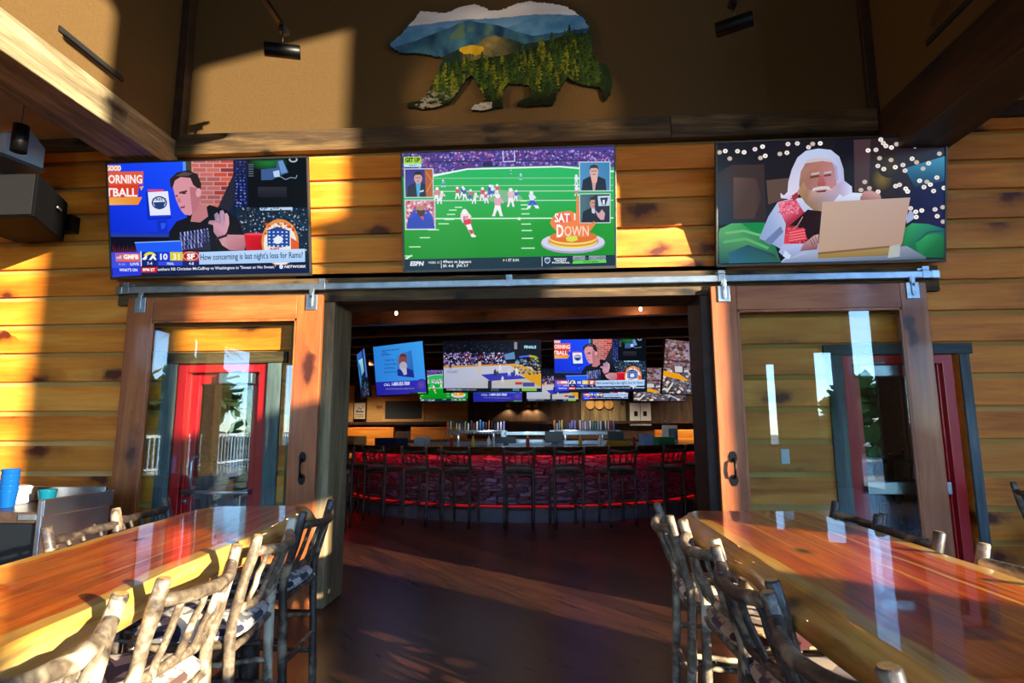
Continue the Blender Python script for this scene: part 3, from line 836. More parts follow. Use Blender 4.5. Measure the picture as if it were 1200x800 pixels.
    c.poly([(500, 180), (556, 190), (562, 250), (540, 310), (512, 338), (505, 260)], '#b8707c')
    c.poly([(392, 182), (388, 138), (430, 98), (495, 84), (545, 110), (566, 165), (560, 215), (545, 190), (520, 170), (505, 130), (450, 125), (418, 145), (402, 190)], '#2c2426')
    c.poly([(420, 120), (470, 95), (520, 105), (490, 118)], '#5a4a4c')
    c.ell(549, 214, 15, 26, '#e0a0ac', 8); c.poly([(440, 210), (484, 200), (486, 210), (442, 222)], '#5a3030'); c.ell(468, 218, 12, 5, '#40222a')
    c.poly([(412, 238), (430, 226), (432, 238)], '#5a3030'); c.poly([(426, 250), (444, 244), (452, 268), (432, 276)], '#c47a86'); c.poly([(444, 296), (472, 290), (470, 300), (448, 306)], '#8a3a4c')
    c.poly([(430, 462), (600, 425), (612, 545), (440, 545)], '#262a48')
    for i in range(34):
        x = 440 + (i % 9) * 19 + rb.uniform(-3, 3); y = 455 + (i // 9) * 26 - (i % 9) * 3
        c.poly([(x, y - 12), (x + 8, y - 13), (x + 10, y + 4), (x + 15, y + 10), (x + 4, y + 12)], rb.choice(['#98a0f0', '#b4bcff', '#7c86d8']), False)
    c.poly([(652, 470), (700, 455), (800, 456), (812, 500), (800, 548), (720, 546), (676, 516)], ['#c08490', '#cc929c', '#c88a94', '#b87680', '#a06470', '#b87c88', '#d49aa4'])
    c.poly([(628, 400), (600, 392), (606, 374), (640, 372), (634, 340), (650, 326), (664, 342), (668, 318), (684, 314), (694, 336), (706, 330), (716, 350), (718, 392), (704, 440), (690, 462), (650, 470), (630, 440)], ['#c896a8', '#b88a9c', '#a88090', '#9c8098', '#8c7894', '#9484a4', '#a88ca8', '#a08cac', '#b094b0', '#c49cb0', '#d0a0b0', '#d8a4b4', '#dca0b0', '#d898a8', '#c08898', '#b07c90', '#c090a4'])
    for q_ in ([(664, 342), (668, 380)], [(690, 338), (690, 378)], [(640, 372), (668, 388)]): c.line(q_, 4, '#8a6480')
    c.line([(642, 480), (705, 458)], 14, '#20243a')
    # laptop, cup, pizza with crest
    c.poly([(180, 502), (440, 492), (452, 560), (195, 560)], '#1e5cf8'); c.line([(180, 502), (440, 492)], 5, '#90b8ff')
    c.poly([(800, 454), (922, 448), (914, 548), (812, 548)], ['#e01c30', '#d81428', '#a80818', '#d01428']); c.ell(861, 452, 61, 7, '#f04858')
    c.ell(1000, 500, 104, 136, '#e0904a', 0); c.ell(1000, 508, 92, 124, '#f0e8dc'); c.dots(40, (915, 385, 1090, 450), 9, ['#e05a2a', '#f0d090', '#c83a1c'], 8)
    c.poly([(1060, 470), (1104, 500), (1104, 545), (1060, 545)], '#e06030')
    c.poly([(930, 430), (985, 408), (1055, 432), (1054, 520), (930, 540)], '#20489c')
    for i in range(5):
        for j in range(5): c.rect(936 + i * 24, 436 + j * 20, 946 + i * 24, 444 + j * 20, '#c8dcf8', not (i or j))
    c.ell(990, 485, 26, 22, '#e8ecf8', -30); c.poly([(925, 522), (1020, 530), (1020, 548), (925, 548)], '#e8e0e0'); c.text(945, 545, 14, 'NFL', '#d02838', 60, .04)
    # lower third
    c.poly([(40, 560), (215, 555), (215, 690), (46, 700)], '#3c50e0'); c.rect(68, 565, 208, 604, '#e07068'); c.rect(70, 568, 108, 602, '#a060a0'); c.text(74, 597, 20, 'nfl', '#f0e0f0', 28); c.text(114, 596, 24, 'GMFB', '#fff', 86, .04)
    c.rect(70, 604, 210, 612, '#f06048'); c.text(152, 632, 14, 'LIVE', '#e8ecff', 50, .03); c.text(84, 632, 10, '8:30', '#98a8f8', 40)
    c.rect(212, 553, 217, 638, '#f0f4ff')
    c.rect(218, 556, 308, 608, '#0a2a8c'); c.poly([(218, 600), (256, 560), (262, 574), (240, 602)], '#f4f4f8'); c.ell(266, 582, 36, 26, '#e8d848', 0, 16, True, 190, 350); c.ell(270, 588, 22, 18, '#0a2a8c'); c.poly([(258, 602), (285, 566), (304, 602), (290, 602), (284, 590), (272, 602)], '#f4f4f8')
    c.rect(308, 555, 380, 606, '#1838d0'); c.text(324, 600, 34, '10', '#f4f8ff', 42, .03)
    c.rect(380, 556, 452, 606, '#d8c838'); c.text(396, 600, 34, '31', '#fff8d8', 38, .03)
    c.rect(452, 552, 545, 608, '#b01c2c'); c.ell(497, 580, 46, 26, '#e8c8a0'); c.ell(497, 580, 42, 22, '#b4142c'); c.text(476, 596, 30, 'SF', '#fff', 44, .05)
    c.rect(218, 608, 545, 636, '#16246c'); c.rect(310, 610, 450, 634, '#3048e8'); c.text(248, 630, 16, '7-4', '#d8e4ff', 30); c.text(362, 630, 14, 'FINAL', '#d8e4ff', 40); c.text(486, 630, 16, '4-8', '#d8e4ff', 28)
    c.poly([(545, 556), (1138, 536), (1138, 612), (545, 628)], ['#b4d4fc', '#c4e0ff', '#a8d0fc', '#b0ccf4'])
    c.text(552, 602, 34, "How concerning is last night's loss for Rams?", '#26324a', 574, .012, 0, -.027)
    c.poly([(215, 640), (1160, 626), (1162, 672), (46, 692), (46, 650)], '#0c1c48'); c.poly([(48, 648), (212, 642), (212, 690), (48, 696)], '#2638d8')
    c.text(88, 668, 16, "WHAT'S ON", '#e8ecff', 104, .03); c.poly([(214, 646), (310, 642), (300, 674), (214, 676)], '#c8202c'); c.text(222, 666, 15, '8PM ET', '#fff', 70, .03)
    c.text(308, 664, 16, 'anthers RB Christian McCaffrey vs Washington in "Sweat or No Sweat."', '#e8f0fc', 668, .015, 0, -.024)
    c.ell(1005, 640, 11, 13, '#d8e4f8'); c.text(1022, 647, 15, 'NETWORK', '#f0f4fc', 122, .03, .2, -.015)
    return c
# ---- football game with talking heads (measured in a 1200 x 711 crop)
def pic_game(W, H):
    c = Canvas([(56, 52), (1158, 20), (1162, 662), (60, 676)], W, H)
    c.rect(0, 0, 1200, 711, '#0a9a28')
    c.vgrad(0, 120, 1200, 420, '#1cb864', '#08a028'); c.vgrad(0, 420, 1200, 711, '#089a24', '#0a8a1c')
    c.poly([(0, 0), (1200, 0), (1200, 130), (880, 122), (480, 126), (220, 160), (0, 178)], '#4c3a8c')
    cols = ['#6a58b4', '#8c7cd0', '#3a2c6c', '#a04a80', '#b0a0e0', '#503c90', '#c08ac0', '#2c2458']
    c.dots(700, (40, 40, 1160, 118), 7, cols, 5); c.dots(160, (40, 110, 330, 160), 6, cols, 6)
    c.poly([(210, 166), (400, 132), (880, 122), (1160, 150), (1160, 158), (880, 130), (400, 140), (220, 176)], '#e8f4f0')
    c.poly([(480, 98), (530, 96), (534, 124), (484, 126)], '#2a2058'); c.rect(200, 92, 480, 100, '#302868'); c.rect(540, 90, 1000, 97, '#302868')
    c.line([(586, 40), (588, 98), (648, 96), (646, 38)], 5, '#d0c8f0')
    for y, w, a in ((188, 3, .5), (228, 3, .6), (258, 4, .7), (308, 4, .8), (404, 6, 1)): c.line([(220, y - 4), (1155, y)], w, mix((.02, .35, .08), (.75, .95, .8), a))
    for i, (x, y, w) in enumerate([(350, 340, 40), (320, 355, 40), (310, 378, 44), (300, 405, 50), (270, 428, 56), (215, 460, 60), (170, 502, 56), (115, 551, 62), (80, 600, 44)]): c.rect(x - w / 2, y - 3, x + w / 2, y + 3, '#b8f0c0')
    for i, (y, w) in enumerate([(308, 34), (330, 36), (352, 38), (378, 42), (433, 50), (468, 54), (510, 60), (563, 70)]): c.rect(692 - w / 2 + i * 3, y - 3, 692 + w / 2 + i * 3, y + 3, '#c8f4cc')
    c.ell(668, 404, 9, 8, '#d8f8dc')
    c.poly([(60, 612), (100, 592), (96, 600), (70, 620)], '#d8f0e0')
    # players
    def player(x, y, h, top, bot, lean=0., leg=1., num=None):
        u = h / 10
        c.ell(x + lean * 4 * u, y - 9 * u, 1.1 * u, 1.1 * u, '#f0ecf0')
        c.poly([(x + lean * 4 * u - 1.6 * u, y - 8 * u), (x + lean * 4 * u + 1.6 * u, y - 8 * u), (x + lean * 2 * u + 1.2 * u, y - 4.6 * u), (x + lean * 2 * u - 1.2 * u, y - 4.6 * u)], top)
        c.poly([(x + lean * 4 * u + 1.2 * u, y - 8 * u), (x + lean * 4 * u + 2.8 * u, y - 6.4 * u), (x + lean * 4 * u + 2.2 * u, y - 5.6 * u), (x + lean * 4 * u + .8 * u, y - 6.6 * u)], top)
        c.poly([(x + lean * 2 * u - 1.2 * u, y - 4.8 * u), (x + lean * 2 * u + 1.2 * u, y - 4.8 * u), (x + 1.6 * u * leg, y - 1.6 * u), (x + .5 * u, y - 2 * u)], bot)
        c.poly([(x + lean * 2 * u - 1.2 * u, y - 4.8 * u), (x + lean * 2 * u + .4 * u, y - 4.8 * u), (x - .5 * u * leg, y - 1.6 * u), (x - 1.5 * u * leg, y - 1.6 * u)], bot)
        c.poly([(x + .5 * u, y - 2 * u), (x + 1.6 * u * leg, y - 1.8 * u), (x + 2. * u * leg, y), (x + .9 * u * leg, y)], '#e8e8f4'); c.poly([(x - 1.5 * u * leg, y - 1.8 * u), (x - .5 * u * leg, y - 1.8 * u), (x - .9 * u * leg, y), (x - 2 * u * leg, y)], '#e8e8f4')
    wr = ('#e8d4dc', '#f0ecf0'); bl = ('#dce4f4', '#3450c8')
    c.poly([(440, 290), (520, 240), (660, 260), (690, 300), (560, 320)], '#78b488')
    rp = random.Random(2)
    for x, y, h, t, l in [(345, 296, 66, '#c85870', 0), (370, 288, 60, '#3c50c0', .2), (385, 300, 64, '#4858c8', -.2), (410, 306, 62, '#c86878', .2), (432, 322, 60, '#e8dce4', .4), (475, 306, 72, '#d0506c', .1), (498, 320, 62, '#d8607c', -.1), (515, 288, 68, '#3c54c4', .1), (530, 282, 60, '#e0e4f4', 0), (552, 280, 62, '#d05870', .1), (625, 340, 100, '#e4b8c4', 0), (650, 310, 60, '#4460cc', .2), (232, 312, 80, '#e0788c', .2), (250, 322, 70, '#e8d0d8', .5)]:
        player(x, y, h, t, rp.choice(['#f0ecf0', '#4058c8', '#e8e4f0']), l)
    player(555, 390, 120, '#e0a0b4', '#f4f0f4', .05, 1.2); player(740, 350, 92, '#dce4f8', '#3454d0', -.2, 1.8); player(272, 232, 40, '#7ab4e0', '#4a90c8', -.1, 1.4); player(678, 196, 34, '#90c4e0', '#5090c0', 0); player(628, 164, 22, '#6a9cb0', '#4a80a0', 0)
    player(965, 230, 60, '#dcecf0', '#c0e0d8', 0); player(966, 285, 60, '#e8e8f0', '#c88088', 0)
    c.poly([(362, 372), (376, 356), (396, 360), (408, 376), (420, 392), (410, 396), (404, 418), (372, 424), (360, 400)], '#f0dce4'); c.ell(382, 364, 14, 14, '#f4f0f4')
    c.poly([(374, 412), (412, 402), (420, 432), (384, 440)], '#d82c4c'); c.poly([(388, 436), (414, 430), (424, 462), (432, 492), (414, 492), (402, 466)], '#f4ecf0'); c.poly([(402, 462), (424, 462), (428, 482), (412, 486)], '#d03c54'); c.ell(428, 496, 14, 6, '#f0f4f0'); c.text(374, 410, 22, '85', '#c84060', 28, .03)
    # show badge and head boxes
    c.rect(64, 70, 158, 106, '#a8d83c'); c.text(72, 97, 22, 'GET UP', '#14280c', 78, .04); c.rect(64, 106, 158, 124, '#b8dce8'); c.text(92, 120, 9, '9:04 ET', '#4a7a98', 40)
    def headbox(x0, y0, x1, y1, bg, bg2, suit, skin, hair, tie, scale=1.):
        c.rect(x0 - 4, y0 - 4, x1 + 4, y1 + 4, '#d8e0e8'); c.hgrad(x0, y0, x1, y1, bg, bg2)
        cx = (x0 + x1) / 2 - 4; w = x1 - x0; h = y1 - y0
        c.poly([(cx - w * .42, y1), (cx - w * .38, y0 + h * .62), (cx - w * .16, y0 + h * .5), (cx + w * .16, y0 + h * .5), (cx + w * .38, y0 + h * .6), (cx + w * .42, y1)], suit)
        c.poly([(cx - w * .09, y0 + h * .48), (cx + w * .1, y0 + h * .48), (cx + w * .03, y1), (cx - w * .04, y1)], tie)
        c.ell(cx, y0 + h * .32, w * .15, h * .2, skin); c.poly([(cx - w * .16, y0 + h * .3), (cx - w * .13, y0 + h * .12), (cx, y0 + h * .07), (cx + w * .13, y0 + h * .12), (cx + w * .16, y0 + h * .3), (cx + w * .1, y0 + h * .2), (cx - w * .1, y0 + h * .2)], hair)
        c.poly([(cx - w * .1, y0 + h * .29), (cx + w * .1, y0 + h * .29), (cx + w * .1, y0 + h * .32), (cx - w * .1, y0 + h * .32)], mix(lin(skin), (0, 0, 0), .55)); c.ell(cx, y0 + h * .43, w * .05, h * .015, '#8a4048')
        return cx, w, h
    headbox(70, 136, 216, 284, '#3a3490', '#302880', '#141c34', '#d0a098', '#1c1820', '#48a8d8')
    c.poly([(174, 136), (216, 136), (216, 284), (180, 284)], '#b05828'); c.line([(180, 150), (214, 200), (182, 260)], 5, '#d88848'); c.poly([(146, 252), (168, 246), (168, 254), (148, 260)], '#d0d8f0')
    c.rect(66, 298, 228, 460, '#d8e0e8'); c.rect(70, 302, 224, 454, '#c88898'); c.dots(150, (74, 306, 220, 440), 8, ['#e0405c', '#f0d8dc', '#c06078', '#f4e8e8', '#a83850'], 9)
    c.poly([(74, 454), (80, 400), (120, 372), (180, 372), (214, 390), (224, 454)], '#1c3cb0'); c.ell(150, 360, 22, 28, '#3a2420'); c.ell(150, 342, 24, 14, '#b08070'); c.poly([(84, 400), (112, 352), (128, 350), (120, 392)], '#2446c4'); c.poly([(176, 352), (192, 352), (216, 400), (190, 400)], '#2446c4'); c.poly([(146, 390), (166, 388), (162, 410)], '#d84860')
    cx, w, h = headbox(984, 106, 1136, 256, '#4a90c0', '#3a80b4', '#101a34', '#d8a8a0', '#38303c', '#c8a0a0')
    c.poly([(cx - 18, 175), (cx + 20, 172), (cx + 14, 214), (cx - 10, 216)], '#e0b0a4')
    cx, w, h = headbox(984, 276, 1136, 428, '#48707c', '#1c2438', '#0e1626', '#c89088', '#2c2024', '#c8d0e8')
    c.rect(1060, 280, 1136, 428, '#182038'); c.poly([(1074, 286), (1136, 284), (1134, 338), (1078, 340)], '#c0d4e4'); c.poly([(1086, 296), (1128, 294), (1116, 334), (1098, 336)], '#20284c'); c.text(1100, 330, 22, 'I', '#e8f0f8', 10, .06)
    c.poly([(1060, 360), (1080, 380), (1096, 358), (1112, 380), (1106, 414), (1080, 414)], '#d0a0a8'); c.poly([(1000, 428), (1010, 370), (1060, 380), (1100, 428)], '#101a2c')
    # pancake plate and lettering
    c.ell(946, 540, 166, 54, '#a8a4c4'); c.ell(946, 532, 164, 50, '#d4d0ec'); c.ell(948, 530, 132, 38, '#9490c0')
    c.ell(948, 530, 126, 38, '#e8e070'); c.ell(948, 522, 128, 36, '#e88a28'); c.ell(948, 514, 122, 34, '#f0d868'); c.ell(948, 505, 122, 32, '#e07028')
    c.poly([(828, 430), (840, 400), (870, 372), (930, 364), (964, 380), (966, 290), (978, 288), (982, 430), (1040, 432), (1056, 420), (1060, 440), (1030, 480), (1020, 505), (880, 508), (866, 480), (840, 450)], '#f08040')
    c.poly([(846, 412), (858, 384), (930, 372), (940, 420), (860, 432)], '#e85a40')
    c.text(852, 424, 46, 'SAT', '#fff4f0', 78, .03); c.text(952, 414, 36, 'I', '#ffe4d8', 8); c.text(862, 504, 66, 'D', '#fff4f0', 36, .03); c.text(902, 500, 54, 'OWN', '#ffd8c0', 126, .01)
    c.poly([(910, 508), (924, 500), (966, 500), (972, 522), (940, 532), (914, 526)], '#d8e048')
    # bottom ticker
    c.poly([(50, 618), (1170, 604), (1170, 720), (50, 720)], '#0e2c3c')
    c.text(88, 652, 22, 'ESPN', '#e0e8ec', 76, .05, .2); c.text(186, 642, 11, 'WEEK 15', '#d0dce4', 60, .02); c.rect(254, 626, 257, 668, '#e0e8ec')
    c.text(264, 640, 15, '49ers vs Jaguars', '#e8f0f4', 150, .02); c.text(264, 662, 14, 'SF: 4-8', '#e8f0f4', 56, .02); c.text(336, 661, 14, 'JAX: 3-7', '#e8f0f4', 62, .02)
    c.poly([(582, 620), (592, 627), (582, 635)], '#b8e060'); c.text(598, 634, 14, '1 ET SUN', '#e0e8ec', 66, .02); c.rect(784, 610, 787, 662, '#d0dce0')
    c.poly([(798, 618), (812, 614), (828, 616), (828, 638), (814, 650), (800, 640)], '#b8c4d8'); c.poly([(802, 624), (824, 622), (824, 636), (813, 644), (804, 638)], '#38508c')
    for i, (t_, x, w) in enumerate([('MONDAY', 848, 68), ('NIGHT', 856, 56), ('FOOTBALL', 838, 92)]): c.text(x, 626 + i * 10.5, 8, t_, '#e4ecf0', w, .04)
    c.rect(946, 608, 1008, 630, '#a8b4c0'); c.rect(1028, 608, 1114, 630, '#a8b4c0'); c.text(950, 627, 15, 'GIANTS', '#1c3044', 56, .02); c.text(1014, 624, 10, '-', '#d0dce0'); c.text(1031, 627, 15, 'BUCCANEERS', '#1c3044', 82, .02)
    c.poly([(948, 634), (1116, 630), (1118, 646), (942, 650)], '#5cd848'); c.text(1000, 645, 8, '8:15 ET ESPN', '#0c3010', 74, .02)
    return c
# ---- old man with a laptop (measured in a 1200 x 703 crop)
def pic_man(W, H):
    c = Canvas([(50, 54), (1140, 34), (1134, 650), (52, 656)], W, H)
    c.rect(0, 0, 1200, 703, '#14121c')
    c.poly([(0, 0), (640, 0), (640, 440), (0, 460)], ['#141220', '#1c1820', '#241c20', '#1a2c3c'])
    c.poly([(50, 200), (120, 160), (280, 160), (290, 440), (50, 460)], ['#2c2834', '#3a2c2e', '#3a2c2c', '#30262a', '#1a3448'])
    c.poly([(130, 220), (240, 230), (270, 330), (230, 430), (130, 430)], ['#5c4640', '#4a3634', '#3a2c2e', '#4a3834', '#4a3834'])
    c.poly([(290, 240), (400, 230), (400, 330), (300, 360)], '#5a463e'); c.poly([(620, 50), (710, 48), (715, 310), (625, 310)], '#15151f'); c.poly([(710, 48), (800, 46), (790, 330), (715, 320)], '#463238')
    c.poly([(790, 46), (1140, 34), (1138, 330), (780, 340)], ['#2c2020', '#161018', '#1c1c34', '#2a201c'])
    c.soft(845, 245, 50, 60, '#7a6428', '#2a201c'); c.soft(880, 180, 60, 60, '#3c3018', '#241a1c')
    c.poly([(950, 195), (1138, 138), (1138, 260), (1000, 290)], ['#2a6a8c', '#3a90b4', '#244a6c', '#1c3448']); c.poly([(960, 300), (1138, 260), (1136, 500), (960, 480)], ['#181a3c', '#1c2450', '#1a1c4c', '#14142c'])
    rb = random.Random(12)
    pts = [(62, 96), (90, 90), (182, 98), (235, 84), (112, 128), (150, 92), (272, 72), (262, 128), (285, 118), (356, 110), (395, 62), (390, 105), (440, 60), (514, 64), (550, 62), (494, 80),
           (778, 102), (815, 100), (838, 50), (850, 68), (862, 82), (888, 90), (912, 74), (936, 46), (962, 68), (998, 86), (1020, 60), (1134, 80), (832, 142), (886, 152), (985, 148), (1006, 166), (824, 180), (906, 188), (942, 178), (852, 196), (952, 206), (1062, 172), (1036, 198), (1112, 126), (762, 258), (784, 290), (744, 298), (825, 308), (908, 282), (926, 276), (955, 296), (964, 310), (1020, 258), (1054, 264), (1070, 278), (1085, 310), (1134, 296), (978, 394), (1030, 406), (1002, 412), (1004, 438), (1092, 402), (1102, 436), (1128, 392), (1130, 464), (1040, 290), (1100, 244)]
    for x, y in pts: c.ell(x, y, 12, 11, rb.choice(['#f4e8dc', '#e8d8d8', '#fff8f0', '#c8b4a8']), 0, 10); c.ell(x, y, 5, 5, '#c8b8b0', 0, 8, True)
    # armchair
    c.poly([(56, 500), (62, 478), (120, 452), (280, 450), (310, 500), (360, 650), (60, 652)], ['#4c9a60', '#58a868', '#4cb070', '#168a48', '#1c7c48', '#2c6050', '#24505c'])
    c.poly([(165, 450), (278, 450), (275, 520), (240, 510)], '#0f8444'); c.line([(90, 500), (180, 490), (280, 520)], 12, '#6cb878'); c.line([(80, 545), (190, 530), (300, 580)], 14, '#5aac6c'); c.poly([(100, 600), (200, 560), (330, 610), (350, 650), (110, 652)], ['#2c6874', '#245060', '#1c4450', '#2a6058', '#2c6880'])
    c.poly([(940, 500), (985, 468), (1060, 474), (1136, 500), (1136, 645), (940, 600)], ['#1c7848', '#2c9a60', '#1c8a58', '#1c5c6c', '#0f5c34', '#0f6c3c']); c.line([(1010, 560), (1060, 515), (1132, 508)], 7, '#0c5434'); c.poly([(1000, 570), (1050, 530), (1100, 520), (1136, 540), (1136, 645), (1020, 640)], ['#1c8a50', '#28985c', '#1c8450', '#126c40', '#0c5030', '#12683c'])
    # body
    c.poly([(255, 530), (300, 420), (345, 350), (400, 336), (700, 310), (780, 316), (800, 340), (780, 420), (560, 650), (360, 650), (400, 610), (320, 560)], ['#8ca0cc', '#98acd4', '#b0c0e4', '#c8d0ec', '#d0d8f0', '#d8e0f4', '#a8b4d8', '#98a8cc', '#8090bc', '#b0bce0', '#a0aed8', '#90a4d0'])
    c.poly([(280, 545), (360, 470), (372, 500), (310, 565)], '#6a7ca8'); c.poly([(370, 560), (470, 556), (462, 602), (392, 640), (350, 600)], ['#a8b8e0', '#b4c0e4', '#98a8d0', '#8896c4', '#a0b0dc']); c.poly([(380, 590), (410, 620), (398, 640), (370, 620)], '#c8d4f0')
    c.poly([(345, 350), (430, 334), (470, 400), (560, 420), (556, 560), (500, 560), (374, 560), (384, 460), (362, 410)], ['#e88098', '#d85070', '#b03048', '#38141c', '#30141c', '#581c28', '#e04858', '#a83048', '#e8708c'])
    c.dots(160, (350, 352, 450, 410), 5, ['#f0a0b0', '#c83858', '#e8809a'], 21); c.dots(120, (385, 480, 490, 556), 6, ['#f06068', '#c82840', '#a01c30'], 22)
    c.poly([(400, 470), (490, 390), (560, 400), (556, 545), (490, 545), (440, 470)], '#241018'); c.line([(388, 515), (440, 470), (466, 425)], 4, '#c89090'); c.poly([(395, 490), (470, 480), (488, 540), (384, 556)], '#d83c50')
    for i in range(4): c.line([(400, 505 + i * 13), (478, 490 + i * 14)], 4, '#f08890')
    # hair, face, beard
    c.poly([(392, 300), (396, 250), (412, 190), (440, 130), (480, 98), (540, 88), (600, 96), (640, 130), (660, 190), (664, 250), (700, 280), (702, 310), (660, 330), (620, 300), (480, 300), (440, 316), (400, 336), (360, 330), (358, 304), (374, 318)], ['#d8d0e8', '#d0c8e4', '#c8c4e0', '#c4c8e8', '#b8cce8', '#b4d0f0', '#b8c8e8', '#c0c0e0', '#b0b0d4', '#b8b4dc', '#d8d0f0', '#d4d4f4', '#c0b0d0', '#a890a8', '#b09098', '#d8a8b0', '#e0d0e8', '#d4d4f0', '#d8d8f4', '#e0d4ec'])
    c.poly([(448, 260), (456, 200), (478, 160), (560, 150), (610, 160), (628, 210), (626, 270), (600, 320), (470, 330), (450, 300)], ['#a07060', '#a87868', '#a06a60', '#b07468', '#b07870', '#b88088', '#b4788c', '#b88090', '#9c7064', '#946858'])
    c.poly([(440, 300), (470, 250), (490, 290), (520, 300), (600, 290), (640, 260), (640, 320), (600, 370), (560, 398), (520, 396), (480, 360)], ['#a8805c', '#b08868', '#a8786c', '#c09890', '#c8a0a4', '#b8a0b8', '#b0a0bc', '#a89088', '#9c8068', '#8c6c50', '#94704c'])
    c.poly([(500, 225), (545, 218), (548, 228), (502, 236)], '#6a3c38'); c.poly([(566, 220), (600, 214), (602, 224), (568, 228)], '#6a3c38'); c.poly([(506, 210), (545, 204), (545, 214), (508, 220)], '#c0b0b0'); c.poly([(566, 206), (604, 200), (604, 210), (568, 214)], '#c0b0b4')
    c.poly([(545, 224), (562, 222), (580, 262), (570, 274), (540, 274), (534, 262)], ['#a85c58', '#b06460', '#c07070', '#a05858', '#904848', '#a85c58'])
    c.poly([(508, 300), (516, 284), (550, 276), (590, 276), (604, 296), (576, 290), (534, 294)], '#d8c8c8'); c.poly([(528, 300), (580, 294), (574, 304), (536, 306)], '#6a2434')
    c.poly([(478, 160), (560, 150), (612, 160), (600, 140), (540, 132), (490, 142)], '#c8b8c4'); c.poly([(600, 150), (630, 180), (636, 250), (622, 240), (618, 190)], '#a8a0c0')
    c.poly([(412, 320), (440, 300), (446, 330), (420, 346)], '#a03038')
    # far hand, laptop lid, desk, near hand
    c.poly([(740, 336), (756, 306), (790, 300), (834, 322), (840, 346), (740, 350)], ['#a87070', '#c08c88', '#b88480', '#c89898', '#b07c7c', '#8c5c60'])
    c.poly([(380, 640), (540, 598), (960, 582), (1050, 640), (1050, 660), (360, 660)], ['#8c98b8', '#a8b0cc', '#8a94b0', '#5c6a7c', '#3c5060', '#8090b4'])
    c.poly([(560, 354), (976, 340), (936, 580), (538, 612)], ['#c0a494', '#b89c90', '#b09080', '#b89a86']); c.poly([(538, 612), (936, 580), (930, 596), (890, 628), (540, 636)], ['#a08048', '#a88c54', '#8c7c58', '#807050', '#98783c'])
    c.poly([(538, 606), (936, 574), (936, 584), (538, 616)], '#7c6040'); c.poly([(880, 580), (930, 572), (926, 634), (870, 640)], ['#b8b4a8', '#a8b0b4', '#a8b4bc', '#b0b4b0'])
    c.poly([(452, 598), (470, 560), (520, 520), (542, 514), (540, 560), (534, 590)], ['#8c5c60', '#b08088', '#c09098', '#c8a0a0', '#b08080', '#784c50'])
    for i in range(3): c.line([(500 + i * 12, 540 - i * 8), (516 + i * 10, 572 - i * 8)], 3, '#5c383c')
    c.poly([(956, 440), (975, 400), (992, 420), (994, 446), (960, 470)], '#a0a8d0')
    return c
# ---- basketball, advert and crowd pictures in the bar room
def pic_ball(W, H):
    c = Canvas([(110, 75), (1095, 55), (1095, 630), (135, 640)], W, H)
    c.rect(0, 0, 1200, 800, '#0a0c14'); c.rect(0, 300, 1200, 380, '#1c1c3c')
    c.dots(150, (110, 90, 800, 220), 9, ['#10182c', '#1c2444', '#0c101c', '#2c3454'], 31); c.dots(520, (110, 200, 760, 350), 9, ['#3c4490', '#6870b8', '#a03040', '#c8c0d8', '#1c2040', '#8088c8', '#d8d0e8', '#502040'], 32)
    c.poly([(120, 372), (760, 340), (1000, 360), (1095, 500), (1095, 600), (130, 600)], ['#b0b4cc', '#c4c4d4', '#c8c4c8', '#c4b890', '#b8b4b8', '#a8b0c8'])
    c.poly([(120, 352), (760, 326), (770, 342), (120, 374)], '#c88c28'); c.poly([(740, 330), (860, 320), (1095, 430), (1095, 590), (960, 500), (880, 420), (800, 350)], '#d89c18')
    c.poly([(500, 448), (820, 420), (950, 490), (590, 518)], '#3434b0'); c.rect(570, 515, 608, 600, '#2a2c40'); c.poly([(470, 300), (500, 298), (500, 440), (470, 440)], '#c8b8a8')
    c.rect(790, 60, 1095, 270, '#10141c'); c.poly([(730, 220), (830, 190), (840, 270), (740, 280)], '#5c88b8'); c.text(930, 150, 30, 'FINALS', '#a8e0f4', 120, .05); c.rect(830, 80, 860, 160, '#8c8c90')
    c.poly([(880, 240), (980, 225), (980, 245), (880, 255)], '#5060f0'); c.line([(980, 235), (1050, 250), (1070, 300)], 26, '#a8a820'); c.dots(90, (840, 270, 1090, 440), 14, ['#0c1018', '#4878a8', '#c8b890', '#14141c', '#88a0c0', '#7c6820'], 33)
    rp = random.Random(3)
    for x, y, h in ((420, 350, 80), (640, 480, 100), (690, 420, 90), (665, 490, 90), (715, 550, 90), (780, 470, 100), (830, 470, 80), (855, 470, 110), (190, 390, 80)):
        col = rp.choice(['#c8ccdc', '#2c2c50', '#d8d8e4', '#3c3c64'])
        c.poly([(x - h * .12, y), (x - h * .14, y - h * .7), (x, y - h), (x + h * .14, y - h * .7), (x + h * .14, y), (x, y - h * .35)], col)
    c.text(160, 430, 26, 'COURT', '#6a74a0', 110); c.rect(130, 600, 1100, 636, '#0c1422'); c.text(160, 624, 14, 'SCOREBOARD', '#d0d8e0', 150); c.text(310, 624, 12, 'LATE GAME TONIGHT', '#a0a8b4', 150)
    c.rect(840, 530, 910, 560, '#c03040'); c.rect(915, 535, 1030, 580, '#404890'); c.rect(600, 600, 680, 630, '#404a58'); c.rect(905, 600, 1050, 630, '#7cb838'); c.rect(815, 600, 880, 630, '#4878a0')
    return c
